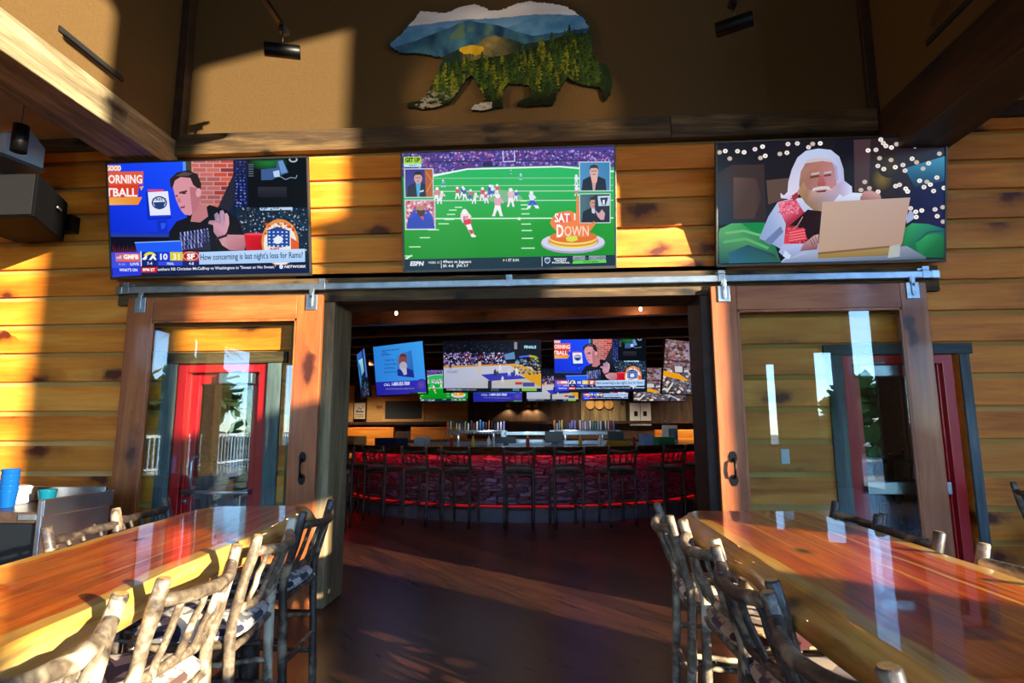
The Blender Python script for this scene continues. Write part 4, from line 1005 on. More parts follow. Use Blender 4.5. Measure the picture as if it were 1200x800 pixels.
def pic_ad(W, H):
    c = Canvas([(385, 85), (940, 5), (1020, 520), (495, 565)], W, H)
    c.poly([(385, 85), (940, 5), (1020, 520), (495, 565)], ['#2a80d8', '#3ca0ec', '#3c94e8', '#2c7cd4'])
    c.poly([(462, 432), (1000, 388), (1020, 520), (495, 565)], ['#2028a0', '#2c30b8', '#3830a0', '#20209a'])
    for i, w in enumerate((200, 60, 100)): c.text(492 + i * 3, 128 + i * 20, 13, ['IMPORTANT NEWS FOR', 'YOUR', 'RETIREMENT'][i], '#1c2c5c', w, .02, 0, -.14)
    for i, (t_, w) in enumerate([('I shall be', 120), ('honest today', 135), ('in all times,', 125), ('tomorrow too', 140)]): c.text(530 + i * 5, 222 + i * 39, 22, t_, '#1c3c8c', w, .01, 0, -.09)
    c.poly([(660, 160), (826, 100), (882, 372), (702, 360)], ['#3c88c8', '#3070c0', '#2c58b0', '#3468b8'])
    c.poly([(702, 360), (690, 300), (770, 270), (860, 300), (880, 372)], '#1c2c88'); c.ell(742, 205, 46, 74, '#7c4848', -8); c.ell(752, 262, 42, 46, '#a8a8c0', -8); c.poly([(696, 180), (720, 140), (770, 140), (786, 190), (760, 165), (720, 168)], '#5c3034'); c.poly([(730, 290), (790, 280), (800, 340), (770, 350)], '#b8b8cc')
    c.text(648, 460, 34, '1-800-555-7000', '#e0e4ff', 190, .03, 0, -.08); c.text(560, 466, 24, 'CALL', '#c8d0f8', 70, .02, 0, -.08); c.text(590, 500, 12, 'call now for the free guide to plans near you', '#a8b0e0', 300, .0, 0, -.06); c.soft(960, 440, 60, 60, '#6848a8', '#2c2cac')
    c.rect(848, 515, 1035, 545, '#1c3040'); c.rect(930, 515, 1030, 540, '#5cb850')
    return c
def pic_room(W, H):
    c = Canvas([(150, 190), (310, 125), (415, 590), (205, 600)], W, H)
    c.poly([(150, 190), (310, 125), (415, 590), (205, 600)], ['#2c6cc0', '#3c58b8', '#14203c', '#101c34'])
    c.poly([(260, 155), (312, 130), (375, 400), (330, 420)], '#4a78d8'); c.poly([(250, 150), (275, 140), (340, 420), (310, 430)], '#1c2450'); c.poly([(175, 245), (265, 220), (295, 350), (240, 390), (220, 300)], ['#7ccce0', '#a8dce4', '#8cb8c0', '#5c9cb0', '#68c0d8'])
    c.poly([(160, 240), (180, 300), (235, 500), (215, 510)], '#4098c8'); c.poly([(240, 400), (290, 350), (335, 430), (250, 450)], '#182034'); c.poly([(220, 440), (390, 400), (412, 585), (208, 598)], '#0e1828'); c.dots(60, (225, 440, 395, 580), 16, ['#2c4860', '#101828', '#406080', '#58304c'], 41)
    return c
def pic_crowd(W, H):
    c = Canvas([(330, 65), (605, 95), (630, 520), (262, 520)], W, H)
    c.poly([(330, 65), (605, 95), (630, 520), (262, 520)], ['#805c58', '#7c5c5c', '#5c4c50', '#584444'])
    c.poly([(440, 90), (600, 150), (605, 260), (430, 245)], '#8c8098'); c.dots(260, (290, 70, 620, 320), 14, ['#6c4c50', '#a07878', '#8c8498', '#5c3438', '#b09ca0', '#443034'], 51); c.dots(320, (270, 320, 630, 515), 15, ['#3c3434', '#a8a0a0', '#5c5450', '#181414', '#e0d8d4', '#6c5c6c', '#3c4c70'], 52)
    for x in (350, 470, 490, 560, 590): c.line([(x, 270), (x + 36, 160)], 8, '#a8484c')
    c.line([(310, 240), (620, 262)], 10, '#4c2428'); c.rect(370, 290, 420, 340, '#c8c8d0'); c.poly([(290, 330), (390, 350), (470, 408), (430, 408), (288, 375)], '#e89c18'); c.poly([(520, 325), (625, 350), (625, 385), (590, 375)], '#e8a420'); c.line([(300, 510), (350, 430)], 12, '#d8d0cc'); c.line([(500, 430), (580, 500)], 10, '#d0ccc8')
    return c

ids = {}
def tv(name_label, W, H, loc, rz, tilt, pic, D=.055, bezel=.014, bracket=.14, group=None, pole=None, mat='bezel'):
    t = thing('television', name_label, 'television', loc, 0, group, rot=(tilt, 0, rz))
    b = MB().box(-W / 2, W / 2, 0, D * .45, -H / 2, H / 2); b.box(-W * .42, W * .42, D * .45, D, -H * .36, H * .36)
    b.build('housing', M['black_matte'], t, bevel=.004)
    f = MB()
    for x0, x1, z0, z1 in ((-W / 2, -W / 2 + bezel, -H / 2, H / 2), (W / 2 - bezel, W / 2, -H / 2, H / 2), (-W / 2, W / 2, H / 2 - bezel, H / 2), (-W / 2, W / 2, -H / 2, -H / 2 + bezel * 1.6)):
        f.box(x0, x1, -.012, .0, z0, z1)
    f.build('bezel_frame', M[mat], t, bevel=.002)
    if pic not in ids:
        cv = globals()['pic_' + pic](1., 1.); ids[pic] = cv.mesh('tv_picture_' + pic)
    s_ = link('screen', ids[pic], t, (0, -.002, bezel * .3)); s_.scale = (W - 2 * bezel, 1, H - 2.6 * bezel)
    if bracket:
        # arm to the wall, level although the set tilts
        q = MB().box(-.2, .2, D, D + .02, -.16, .16).bar((0, D + .01, .0), (0, D + .01 + bracket, 0), .06, .04)
        q.build('wall_bracket', M['black_matte'], t)
    if pole:
        q = MB().tube([(0, D + .015, 0), (0, D + .015 + math.tan(-tilt) * 0, pole)], .022, 8).box(-.15, .15, D, D + .03, -.12, .12)
        q.build('ceiling_pole', M['black_matte'], t)
    return t
TL_ = R(10.7)
tv('large television over the left barn door showing a presenter in a black shirt', 1.69, .955, (-2.757, -.19, 3.03), R(.4), TL_, 'show', bracket=.06)
tv('large television over the wide opening showing a green football field', 1.69, .955, (-.313, -.19, 3.035), R(0), TL_, 'game', bracket=.06)
tv('large television over the right barn door showing a white-bearded man with a laptop', 1.69, .955, (2.135, -.19, 3.03), R(-.6), TL_, 'man', bracket=.06)
# ================================================================== THE BAR ROOM BEYOND THE OPENING
struct(MB().box(-6.7, 6.7, 12.8, 13.0, 0, 3.4).build('wall_bar', wood('dark plank panelling', ['#1c110a', '#3a2414', '#543620', '#0c0604'], 'z', 1., .6, 0., .2, .4), fix=False))
struct(MB().box(-6.9, -6.7, .3, 13.0, 0, 3.4).build('wall_bar_left', M['joist'], fix=False))
struct(MB().box(6.7, 6.9, .3, 13.0, 0, 3.4).build('wall_bar_right', M['joist'], fix=False))
struct(MB().box(-6.9, 6.9, .36, 13.0, 3.3, 3.4).build('ceiling_bar', M['joist'], fix=False))
for k in range(8):
    y = 2.3 + k * 1.25
    b = MB().bar((-6.6, y + .75, 3.19), (6.6, y - .75, 3.19), .16, .22)
    struct(b.build('beam_bar_%d' % (k + 1), M['joist']))
# lit light timber panels with framed blackboard, poster and posts on the far wall
M['pale_panel'] = wood('pale timber panel', ['#b08448', '#c89c5c', '#d8b074', '#8a6030'], 'x', .7, .6, 0., .1, .1)
struct(MB().box(-6.65, -5.92, 12.72, 12.8, 1.5, 2.6).box(-5.5, -2.45, 12.72, 12.8, 1.5, 2.6).build('trim_11', M['pale_panel'], fix=False))
struct(MB().box(-6.7, 6.7, 12.66, 12.8, 1.42, 1.5).build('trim_12', M['dark_y'], fix=False))
t = thing('framed_blackboard', 'pale framed dark board on the lit timber panel of the far wall', 'wall board', (-4.38, 12.71, 1.85))
b = MB()
for q in ((-.62, -.56, -.34, .34), (.56, .62, -.34, .34), (-.56, .56, -.34, -.27), (-.56, .56, .27, .34)): b.box(q[0], q[1], -.03, 0, q[2], q[3])
b.build('frame', M['pale_panel'], t); MB().box(-.56, .56, -.014, 0, -.27, .27).build('board', plain('slate board', '#2a3038', .5), t)
cv = Canvas([(0, 0), (100, 0), (100, 140), (0, 140)], .34, .48); cv.rect(0, 0, 100, 140, '#d8c8a8'); cv.rect(8, 10, 92, 90, '#e8e0d4'); cv.line([(20, 78), (45, 40), (60, 60), (82, 20)], 6, '#4a5a70'); cv.rect(14, 70, 86, 84, '#5a6a80')
cv.text(12, 108, 10, 'TRAIL', '#5a4a38', 76); cv.text(12, 126, 10, 'HIKE', '#5a4a38', 76)
o = link('poster', cv.mesh('trail_poster', False), None, (-5.72, 12.715, 1.83)); tag(o, 'small cream poster with a line peak beside the framed dark board', 'poster')
for i, x in enumerate((1.17, 1.44, 1.715)):
    b = MB().lathe([(.125, 0), (.135, .02), (.135, .05), (.12, .06)], (0, 0, 0), 24, 0, M=Matrix.Rotation(R(90), 3, 'X'))
    o = b.build('barrel_end', M['cut_end'], None, (x, 12.76, 1.965)); tag(o, ['round barrel end on the far wall, nearest the tap handles', 'round barrel end on the far wall, middle of three', 'round barrel end on the far wall, next to the grey metal cabinet'][i], 'wall decoration', 'barrel ends on the far wall')
struct(MB().box(.9, 2.2, 12.74, 12.8, 1.5, 2.4).build('trim_13', M['old_v'], fix=False))
t = thing('electric_cabinet', 'grey two-door metal wall cabinet with dark stickers', 'cabinet', (2.61, 12.7, 1.35))
MB().box(-.31, .31, 0, .1, 0, .68).build('body', M['stainless'], t, bevel=.006)
for s_ in (-1, 1):
    MB().box(min(s_ * .01, s_ * .3), max(s_ * .01, s_ * .3), -.02, -.0, .02, .66).build('door', M['white_plastic'], t, bevel=.004)
    MB().box(s_ * .13 - .05, s_ * .13 + .05, -.026, -.02, .28, .42).build('sticker', M['black'], t)
for i, x in enumerate((-1.25, -.66, -.42)):
    t = thing('wall_sconce', 'brass cylinder wall lamp glowing on dark panelling, %s' % ('nearest the pale panel', 'middle of three', 'farthest from the pale panel')[i], 'wall lamp', (x, 12.74, 2.0), 0, 'cylinder lamps on the far wall')
    MB().lathe([(.06, -.09), (.065, -.09), (.065, .09), (.06, .09)], (0, -.05, 0), 16).build('shade', plain('brass %d' % i, '#8a6428', .3, .9), t)
    MB().lathe([(.05, -.088), (.05, -.08)], (0, -.05, 0), 14).build('lens', M['lamp_on'], t)
    l = bpy.data.lights.new('sconce_glow', 'SPOT'); l.energy = 26; l.color = (1, .72, .38); l.spot_size = R(120); l.shadow_soft_size = .05
    lo = bpy.data.objects.new('sconce_glow', l); COL.objects.link(lo); lo.parent = t; lo.location = (0, -.05, -.11)

# ---- the curved bar
CX, CY, EA, EB = -.5, 7.15, 3.35, 3.05
def ell(off, a): return (CX + (EA + off) * math.sin(a), CY - (EB + off) * math.cos(a))
NS = 96
def ringmesh(prof, closed=True):
    """prof: (offset, z); swept round the ellipse"""
    m = MB(); n = len(prof)
    vs = [(*ell(o_, 2 * PI * i / NS), z) for i in range(NS) for o_, z in prof]
    fs = [(i * n + j, ((i + 1) % NS) * n + j, ((i + 1) % NS) * n + (j + 1) % n, i * n + (j + 1) % n) for i in range(NS) for j in (range(n) if closed else range(n - 1))]
    m.add(vs, fs, 0, False)
    return m
bar = thing('bar_counter', 'curved stone-faced bar glowing red under its dark counter edge', 'bar', (0, 0, 0))
M['bar_top'] = wood('dark polished bar top', ['#1c0e08', '#3c2010', '#5a3418', '#0a0402'], 'x', 1., .18, .8, .2, .05)
ringmesh([(.25, .945), (.27, 1.03), (.25, 1.06), (-.42, 1.06), (-.42, 1.0), (.22, 1.0), (.22, .945)]).build('counter_top', M['bar_top'], bar)
o = ringmesh([(0, .2), (0, 1.0)], False)
o = o.build('stone_front', M['stone'], bar)
uvl = o.data.uv_layers.new(name='UVMap')
for p in o.data.polygons:
    for li in p.loop_indices:
        c = o.data.vertices[o.data.loops[li].vertex_index].co
        a = math.atan2((c.x - CX) / EA, -(c.y - CY) / EB)
        if p.center.y > CY and a < 0 and abs(a) > 3.1: a += 2 * PI
        uvl.data[li].uv = (a * 3.2, c.z)
ringmesh([(.16, 0), (.16, .185), (.17, .2), (0, .2), (0, 0)]).build('foot_ledge', speck('grey plinth board', '#5c5860', '#726c74', 6., .6), bar)
ringmesh([(.06, .975), (.06, .996), (.05, .996), (.05, .975)]).build('light_strip', M['led'], bar)
ringmesh([(.085, .93), (.085, 1.0), (.075, 1.0), (.075, .93)]).build('led_shield', M['black_matte'], bar)  # unseen shield added to keep the red light off the floor
ringmesh([(.012, .204), (.012, .214), (.002, .214), (.002, .204)]).build('ledge_light', emit('dim red led strip', '#ff1408', .7), bar)
ringmesh([(-.42, .0), (-.42, 1.0), (-.40, 1.0), (-.40, 0)]).build('inner_face', M['stainless'], bar)

# ---- stools round the bar
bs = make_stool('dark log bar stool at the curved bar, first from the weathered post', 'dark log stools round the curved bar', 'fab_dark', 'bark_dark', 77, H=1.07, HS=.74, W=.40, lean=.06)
angs = (-49.8, -41.8, -30.9, -20.1, -11.2, .9, 10.4, 21.4, 33.8, 45.1)
ordn = ['first', 'second', 'third', 'fourth', 'fifth', 'sixth', 'seventh', 'eighth', 'ninth', 'tenth']
for i, a in enumerate(angs):
    x, y = ell(.5, R(a)); x2, y2 = ell(0, R(a))
    rz = math.atan2(y2 - y, x2 - x) + random.Random(i).uniform(-.08, .08)
    lb = 'dark log bar stool at the curved bar, %s counting from the weathered post' % ordn[i]
    if i == 0: put(bs, x, y, rz, lb)
    else: dup(bs, (x, y, 0), rz, lb, 'dark log stools round the curved bar')

# ---- televisions hung over the bar
def bartv(x0, x1, y0, y1, zt, zb, label, pic, pole=.35, tilt=8, W=None):
    """x0..x1 left and right edges at depths y0, y1"""
    w = math.hypot(x1 - x0, y1 - y0); h = zt - zb
    return tv(label, w, h, ((x0 + x1) / 2, (y0 + y1) / 2, (zt + zb) / 2), math.atan2(y1 - y0, x1 - x0), R(tilt), pic, D=.06, bezel=.012, bracket=0, pole=pole, mat='black')
bartv(-1.86, -.14, 5.45, 5.45, 2.84, 1.93, 'hung television over the bar showing a basketball court', 'ball')
bartv(.07, 1.65, 5.45, 5.45, 2.84, 1.92, 'hung television over the bar repeating the presenter in the black shirt', 'show')
bartv(-3.30, -2.18, 6.2, 5.5, 2.86, 1.91, 'hung television over the bar showing a pale blue phone advert', 'ad')
bartv(-3.98, -3.47, 7.35, 6.3, 2.86, 1.92, 'narrowly seen hung television next to the phone advert set', 'room')
bartv(1.93, 2.95, 5.5, 6.3, 2.84, 1.88, 'hung television over the bar showing a crowd with orange banners', 'crowd')
# the far side of the ring, only lower edges seen
bartv(-3.24, -2.0, 9.7, 9.6, 2.75, 1.94, 'television across the bar, green lower edge showing under the phone advert set', 'game', .4)
bartv(-1.89, -.67, 9.6, 9.6, 2.75, 1.93, 'television across the bar, blue lower edge showing below the basketball set', 'ad', .4)
bartv(-.58, .69, 9.6, 9.6, 2.75, 1.93, 'television across the bar, white court edge showing between the middle sets', 'ball', .4)
bartv(.77, 1.90, 9.6, 9.6, 2.75, 1.95, 'television across the bar, lower edge showing below the hung presenter set', 'show', .4)
bartv(1.99, 3.3, 9.6, 9.8, 2.75, 1.92, 'television across the bar, lower edge showing below the crowd set', 'crowd', .4)

# ---- back bar island with its steel shelving and tap towers
isl = thing('back_bar_island', 'stainless back bar island with stepped shelves inside the curved bar', 'back bar', (.1, 7.4, 0))
MB().box(-1.3, 1.3, -.28, .42, 0, .9).build('cabinet', M['stainless'], isl, bevel=.006)
MB().box(-1.02, -.2, -.3, -.02, 1.18, 1.24).build('shelf', M['stainless'], isl, bevel=.004)
MB().box(.12, 1.15, -.3, -.02, 1.18, 1.25).build('shelf', M['stainless'], isl, bevel=.004)
MB().box(-1.02, -.25, -.34, -.02, 1.03, 1.09).build('shelf', M['stainless'], isl, bevel=.004)
MB().box(.15, 1.1, -.34, -.02, 1.0, 1.07).build('shelf', M['stainless'], isl, bevel=.004)
for x in (-1.08, -.12, 1.17): MB().box(x, x + .1, -.3, .0, .9, 1.27).build('upright', M['stainless'], isl, bevel=.004)
def tap_tower(label, x0, x1, n, seed):
    t = thing('beer_tap_tower', label, 'beer taps', ((x0 + x1) / 2, 7.55, 1.21))
    w = (x1 - x0) / 2
    b = MB().tube([(-w, 0, .03), (w, 0, .03)], .035, 12)
    b.build('tap_pipe', M['steel'], t)
    for x in (-w * .6, w * .6): MB().tube([(x, 0, -.35), (x, 0, .0)], .03, 10).build('column', M['steel'], t)
    rnd = random.Random(seed)
    cols = ['#c8c8d0', '#8a78b4', '#38383c', '#d8d0c0', '#a86838', '#3c6ca8', '#b0b4c0', '#7c9878', '#c0a050', '#eceae4', '#582c24', '#2c2438', '#988cc0', '#b43c2c', '#4a8a9c']
    for i in range(n):
        x = -w + .03 + (2 * w - .06) * i / (n - 1); h = rnd.uniform(.2, .27); r = rnd.uniform(.012, .021)
        if rnd.random() < .5: b = MB().lathe([(.008, .055), (r * .6, .075), (r, .12), (r * 1.1, h * .8), (r * .7, h), (.006, h + .012)], (0, 0, 0), 8)
        else: b = MB().box(-r, r, -.012, .012, .08, h).box(-.006, .006, -.006, .006, .05, .08)
        c = rnd.choice(cols)
        if c not in M: M[c] = plain('tap handle ' + c[1:], c, .4)
        b.build('tap_handle', M[c], t, (x, -.03, .0))
    for i in range(n):
        x = -w + .03 + (2 * w - .06) * i / (n - 1)
        MB().tube([(0, -.03, .03), (0, -.07, .02), (0, -.085, -.03)], .007, 6).build('faucet', M['steel'], t, (x, 0, 0))
tap_tower('row of mixed tap handles on a steel pipe below the basketball television', -2.16, -.93, 20, 5)
tap_tower('row of mixed tap handles on a steel pipe below the hung presenter television', .05, 1.31, 24, 6)
def pos(label, x, y, z, w, h, rz=0):
    t = thing('till_screen', label, 'till screen', (x, y, z), rz)
    MB().box(-w / 2, w / 2, 0, .03, .05, .05 + h).build('screen_back', M['black'], t, bevel=.004)
    MB().box(-.05, .05, .03, .07, 0, .12).box(-.09, .09, .0, .14, 0, .015).build('stand', M['black'], t)
pos('black till screen in the middle of the bar, before the steel shelves', .06, 6.55, 1.0, .34, .2)
pos('black till screen seen beside the phone advert side of the steel shelves', -.86, 6.7, .98, .4, .12)
pos('black till screen before the steel shelves under the barrel ends', 1.22, 6.6, 1.0, .3, .2)
# things standing on the counter
def crate(name, label, cat, x, y, w, d, h, m, rz=0, z=1.06, parts='open', group=None):
    t = thing(name, label, cat, (x, y, z), rz, group)
    b = MB().box(-w / 2, w / 2, -d / 2, d / 2, 0, .012)
    for q in ((-w / 2, w / 2, -d / 2, -d / 2 + .012), (-w / 2, w / 2, d / 2 - .012, d / 2), (-w / 2, -w / 2 + .012, -d / 2, d / 2), (w / 2 - .012, w / 2, -d / 2, d / 2)): b.box(*q, .0, h)
    b.build('tray', m, t, bevel=.002)
    MB().box(-w / 2 + .013, w / 2 - .013, -d / 2 + .014, d / 2 - .014, .013, h * .8).build('contents', M['white_plastic'], t)
    return t
crate('menu_caddy', 'tan wooden caddy on the bar end by the weathered post', 'caddy', -3.30, 5.2, .34, .24, .14, M['pale_panel'], R(-40))
crate('napkin_tray', 'white napkin stack tray on the bar below the phone advert set', 'tray', -2.05, 4.75, .2, .16, .13, plain('pale tray', '#b8c0c4', .5), R(-25))
crate('blue_bin', 'dark blue bar bin next to the white napkin tray', 'bin', -2.62, 5.0, .5, .26, .11, plain('navy bin', '#1c2c54', .4), R(-30))
crate('ice_caddy', 'pale blue plastic caddy on the bar near the second till', 'caddy', 1.52, 5.0, .16, .16, .16, plain('pale blue plastic', '#8cb0e0', .4), R(25))
crate('garnish_tray', 'green and blue garnish tray on the bar beside the pale blue caddy', 'tray', 1.82, 5.15, .3, .2, .11, plain('green garnish', '#3c8a5c', .4), R(28))
crate('fruit_tray', 'yellow garnish tray on the bar below the barrel ends', 'tray', 1.05, 4.75, .34, .16, .06, plain('amber tray', '#b88a1c', .4), R(15))
t = thing('coffee_machine', 'white machine with black front on the bar end near the dark post', 'machine', (2.05, 5.75, 1.06), R(-10))
MB().box(-.13, .13, -.1, .1, 0, .3).build('body', M['white_plastic'], t, bevel=.02)
MB().box(-.02, .11, -.14, -.1, .06, .24).build('front_panel', M['black'], t, bevel=.01)
MB().lathe([(.045, .3), (.05, .4), (.02, .46), (.03, .5)], (-.07, 0, 0), 12).build('hopper', M['win'], t)
for i, (x, y) in enumerate(((-1.55, 4.62), (-1.2, 4.52), (-.95, 4.47), (-.35, 4.42), (.45, 4.5), (.75, 4.55), (1.3, 4.75))):
    t = thing('condiment_bottle', 'small condiment bottle on the bar edge, %s from the weathered post side' % ordn[i], 'bottle', (x, y, 1.06), 0, 'condiment bottles along the bar edge')
    c = ['#b41c14', '#d8b01c', '#e8e4dc'][i % 3]
    if c not in M: M[c] = plain('bottle ' + c[1:], c, .3)
    MB().lathe([(.026, 0), (.028, .01), (.028, .09), (.012, .115), (.012, .12)], (0, 0, 0), 12).build('bottle_body', M[c], t)
    MB().lathe([(.014, .12), (.014, .135), (.004, .15)], (0, 0, 0), 10).build('cap', M['white_plastic'], t)
# booths on the far side and tables behind the red doors
t = thing('booth_bench', 'orange lit timber booth bench by the far wall, right of the metal cabinet', 'bench', (3.75, 12.2, 0))
MB().box(-.8, .8, .1, .25, 0, 1.24).build('backrest', M['log_wall'], t, bevel=.01); MB().box(-.8, .8, -.4, .1, 0, .5).build('seat', M['dark_y'], t, bevel=.02)
for i, x in enumerate((-5.3, -3.2)):
    t = thing('booth_bench', ['timber booth bench by the far wall under the cream poster', 'timber booth bench by the far wall under the framed dark board'][i], 'bench', (x, 12.0, 0))
    MB().box(-.8, .8, .1, .25, 0, 1.34).build('backrest', M['log_wall'], t, bevel=.01); MB().box(-.8, .8, -.4, .1, 0, .5).build('seat', M['dark_y'], t, bevel=.02)
def side_table(label, x, y, w, l, rz):
    t = thing('wooden_table', label, 'table', (x, y, 0), rz)
    MB().box(-w / 2, w / 2, -l / 2, l / 2, .85, .92).build('table_top', M['pale_panel'], t, bevel=.01)
    for a in (-1, 1):
        for b_ in (-1, 1): MB().box(a * (w / 2 - .1) - .04, a * (w / 2 - .1) + .04, b_ * (l / 2 - .1) - .04, b_ * (l / 2 - .1) + .04, 0, .85).build('leg', M['old_v'], t)
side_table('plank table seen through the red door behind the left barn door', -3.55, 2.3, 1.5, .9, R(10))
side_table('plank table seen through the red door behind the right barn door', 3.2, 3.2, 1.6, .8, R(0))
gs = 'dark stools seen through the red doors'
for i, (x, y, rz) in enumerate(((2.5, 1.55, 90), (2.98, 1.5, 95), (3.46, 1.55, 88), (2.75, 2.55, 90), (3.25, 2.5, 86), (3.7, 2.55, 93), (2.7, 4.0, -90), (3.4, 4.05, -86))):
    dup(bs, (x, y, 0), R(rz), 'dark log stool behind the red door by the switch plate, %s of eight' % ordn[i], gs)
for i, (x, y, rz) in enumerate(((-3.1, 1.3, 90), (-3.9, 3.2, -90), (-2.9, 3.25, -80))):
    dup(bs, (x, y, 0), R(rz), 'dark log stool behind the red door near the service counter, %s of three' % ordn[i], gs)

# warm bulbs added under the ceiling to brighten the dark joists
for i, (x, y) in enumerate(((-2.4, 4.3), (-.5, 3.9), (1.4, 4.3))):
    t = thing('added_bulb', 'added warm bulb under the dark joists over the bar stools, %s from the weathered post' % ordn[i], 'pendant lamp', (x, y, 3.13), 0, 'added bulbs under the joists')
    MB().tube([(0, 0, .06), (0, 0, .17)], .004, 6).build('cord', M['black'], t)
    MB().lathe([(.02, .02), (.024, .03), (.02, .07), (.006, .08)], (0, 0, 0), 12).build('socket', M['iron'], t)
    MB().lathe([(.004, -.045), (.02, -.035), (.026, -.01), (.018, .015), (.014, .02)], (0, 0, 0), 12).build('bulb', M['lamp_on'], t)
    l = bpy.data.lights.new('bulb_glow', 'POINT'); l.energy = 9; l.color = (1, .62, .32); l.shadow_soft_size = .04
    o = bpy.data.objects.new('bulb_glow', l); COL.objects.link(o); o.parent = t; o.location = (0, 0, -.08)
# ================================================================== UPPER WALL, SIDE STATION, LIGHTS, OUTDOORS
# ---- bear shaped mountain print
BX = [(37, 212), (60, 190), (100, 160), (130, 120), (165, 85), (190, 48), (235, 50), (290, 62), (330, 62), (370, 45), (420, 30), (470, 24), (510, 42), (550, 62), (610, 62), (650, 45), (700, 30), (750, 22), (800, 34), (860, 42), (920, 56), (970, 86), (1010, 120), (1040, 165), (1052, 220), (1056, 280), (1075, 345), (1120, 365), (1140, 400), (1152, 460), (1140, 510), (1112, 540), (1100, 500), (1090, 475), (1030, 465), (980, 450), (930, 420), (905, 455), (880, 500), (862, 548), (800, 552), (720, 553), (682, 545), (700, 522), (745, 512), (750, 470), (742, 450), (690, 442), (640, 436), (620, 460), (612, 500), (612, 550), (560, 560), (500, 568), (455, 558), (470, 540), (520, 528), (520, 495), (495, 450), (470, 405), (455, 385), (430, 405), (400, 450), (370, 490), (345, 520), (280, 540), (210, 548), (135, 534), (132, 515), (200, 505), (240, 465), (265, 410), (300, 330), (312, 300), (300, 290), (230, 272), (170, 262), (110, 262), (60, 240)]
def bear():
    ppm = 1.0 / 588.   # crop pixels to metres: 1115 px across the 1.83 m animal
    ox, oy = 600, 300
    rnd = random.Random(9)
    # ragged fur edge
    out = []
    n = len(BX)
    for i in range(n):
        a, b = BX[i], BX[(i + 1) % n]
        L = math.hypot(b[0] - a[0], b[1] - a[1]); k = max(1, int(L / 7))
        for j in range(k):
            t = j / k; x = a[0] + (b[0] - a[0]) * t; y = a[1] + (b[1] - a[1]) * t
            q = rnd.uniform(-3.5, 5) if j % 2 else 0
            out.append((x + (b[1] - a[1]) / L * q, y - (b[0] - a[0]) / L * q))
    t = thing('bear_art', 'walking bear cut-out printed with blue mountains and fir forest on the plaster', 'wall art', (-.385, -.001, 4.46))
    P = [((x - ox) * ppm, (oy - y) * ppm * 1.07) for x, y in out]
    MB().prism(P, -.03, -.002, 'y').build('backing_panel', M['black_matte'], t)
    # painted cells clipped to the outline
    W_, H_ = 300, 150
    cell = 2.6
    pts = np.array(out)
    def inside(x, y):
        c = np.zeros(x.shape, bool); px, py = pts[:, 0], pts[:, 1]; j = len(pts) - 1
        for i in range(len(pts)):
            m = ((py[i] > y) != (py[j] > y)) & (x < (px[j] - px[i]) * (y - py[i]) / (py[j] - py[i] + 1e-9) + px[i])
            c ^= m; j = i
        return c
    xs = np.arange(30, 1160, cell); ys = np.arange(14, 572, cell)
    X, Y = np.meshgrid(xs, ys); ins = inside(X, Y)
    img = np.zeros(X.shape + (3,))
    def c3(h): return np.array(lin(h))
    def nz(sx, sy, seed, oct_=3):
        o = np.zeros(X.shape)
        for k in range(oct_):
            f = 2 ** k
            for i in range(X.shape[0]): pass
            rr = np.random.RandomState(seed + k); g = rr.rand(64, 64)
            u = (X / sx * f) % 63; v = (Y / sy * f) % 63
            iu, iv = u.astype(int), v.astype(int); fu, fv = u - iu, v - iv
            fu = fu * fu * (3 - 2 * fu); fv = fv * fv * (3 - 2 * fv)
            o += (g[iv, iu] * (1 - fu) * (1 - fv) + g[iv, iu + 1] * fu * (1 - fv) + g[iv + 1, iu] * (1 - fu) * fv + g[iv + 1, iu + 1] * fu * fv) / f
        return o / 1.75
    def lay(mask, col): img[mask] = col[mask] if col.ndim == 3 else col
    def mixc(a, b, t): return c3(a)[None, None] * (1 - t[..., None]) + c3(b)[None, None] * t[..., None]
    cl = nz(160, 50, 1)
    img[:] = mixc('#e4d8d2', '#ffffff', np.clip(cl * 1.3 - .1, 0, 1))
    def ridge(pp): return np.interp(X, [q[0] for q in pp], [q[1] for q in pp])
    n1 = nz(60, 40, 7)
    r1 = ridge([(0, 130), (150, 118), (300, 105), (420, 96), (560, 100), (700, 92), (820, 92), (900, 96), (980, 104), (1060, 120)]) + n1 * 8
    lay(Y > r1, mixc('#4a88c4', '#8abcdc', np.clip((Y - r1) / 60 * .5 + n1 * .5, 0, 1)))
    r2 = ridge([(0, 190), (100, 160), (150, 130), (640, 150), (700, 125), (800, 100), (900, 98), (1000, 125), (1060, 150)]) + n1 * 8
    lay(Y > r2, mixc('#3478b4', '#74b0d0', np.clip(n1 * 1.2 - .1, 0, 1)))
    r3 = ridge([(0, 260), (70, 222), (160, 200), (260, 165), (340, 140), (400, 112), (440, 103), (500, 120), (600, 140), (680, 175), (760, 200), (900, 190), (1060, 170)]) + n1 * 6
    sh = nz(50, 90, 13)
    lay(Y > r3, mixc('#123c62', '#4c88a0', np.clip(sh * 1.6 - .35, 0, 1)))
    lay((Y > r3 + 6) & (sh > .62) & (Y < 200), mixc('#4a7068', '#6a8a70', sh))
    r4 = ridge([(0, 330), (300, 292), (340, 270), (420, 240), (480, 232), (520, 200), (570, 188), (640, 205), (720, 240), (800, 230), (1060, 200)]) + n1 * 6
    gold = np.clip(1 - np.abs(X - 540) / 150, 0, 1)
    lay(Y > r4, mixc('#1c3430', '#b09a5c', np.clip(gold * (.1 + nz(36, 30, 91) * 1.1), 0, 1)))
    lay(((X - 455) / 62) ** 2 + ((Y - 262) / 24 + (n1 - .5) * 1.6) ** 2 < 1, mixc('#a08a18', '#f0c030', np.clip(n1 * 1.3, 0, 1)))
    # fir forest: rows of trees, far to near
    r = np.random.RandomState(5)
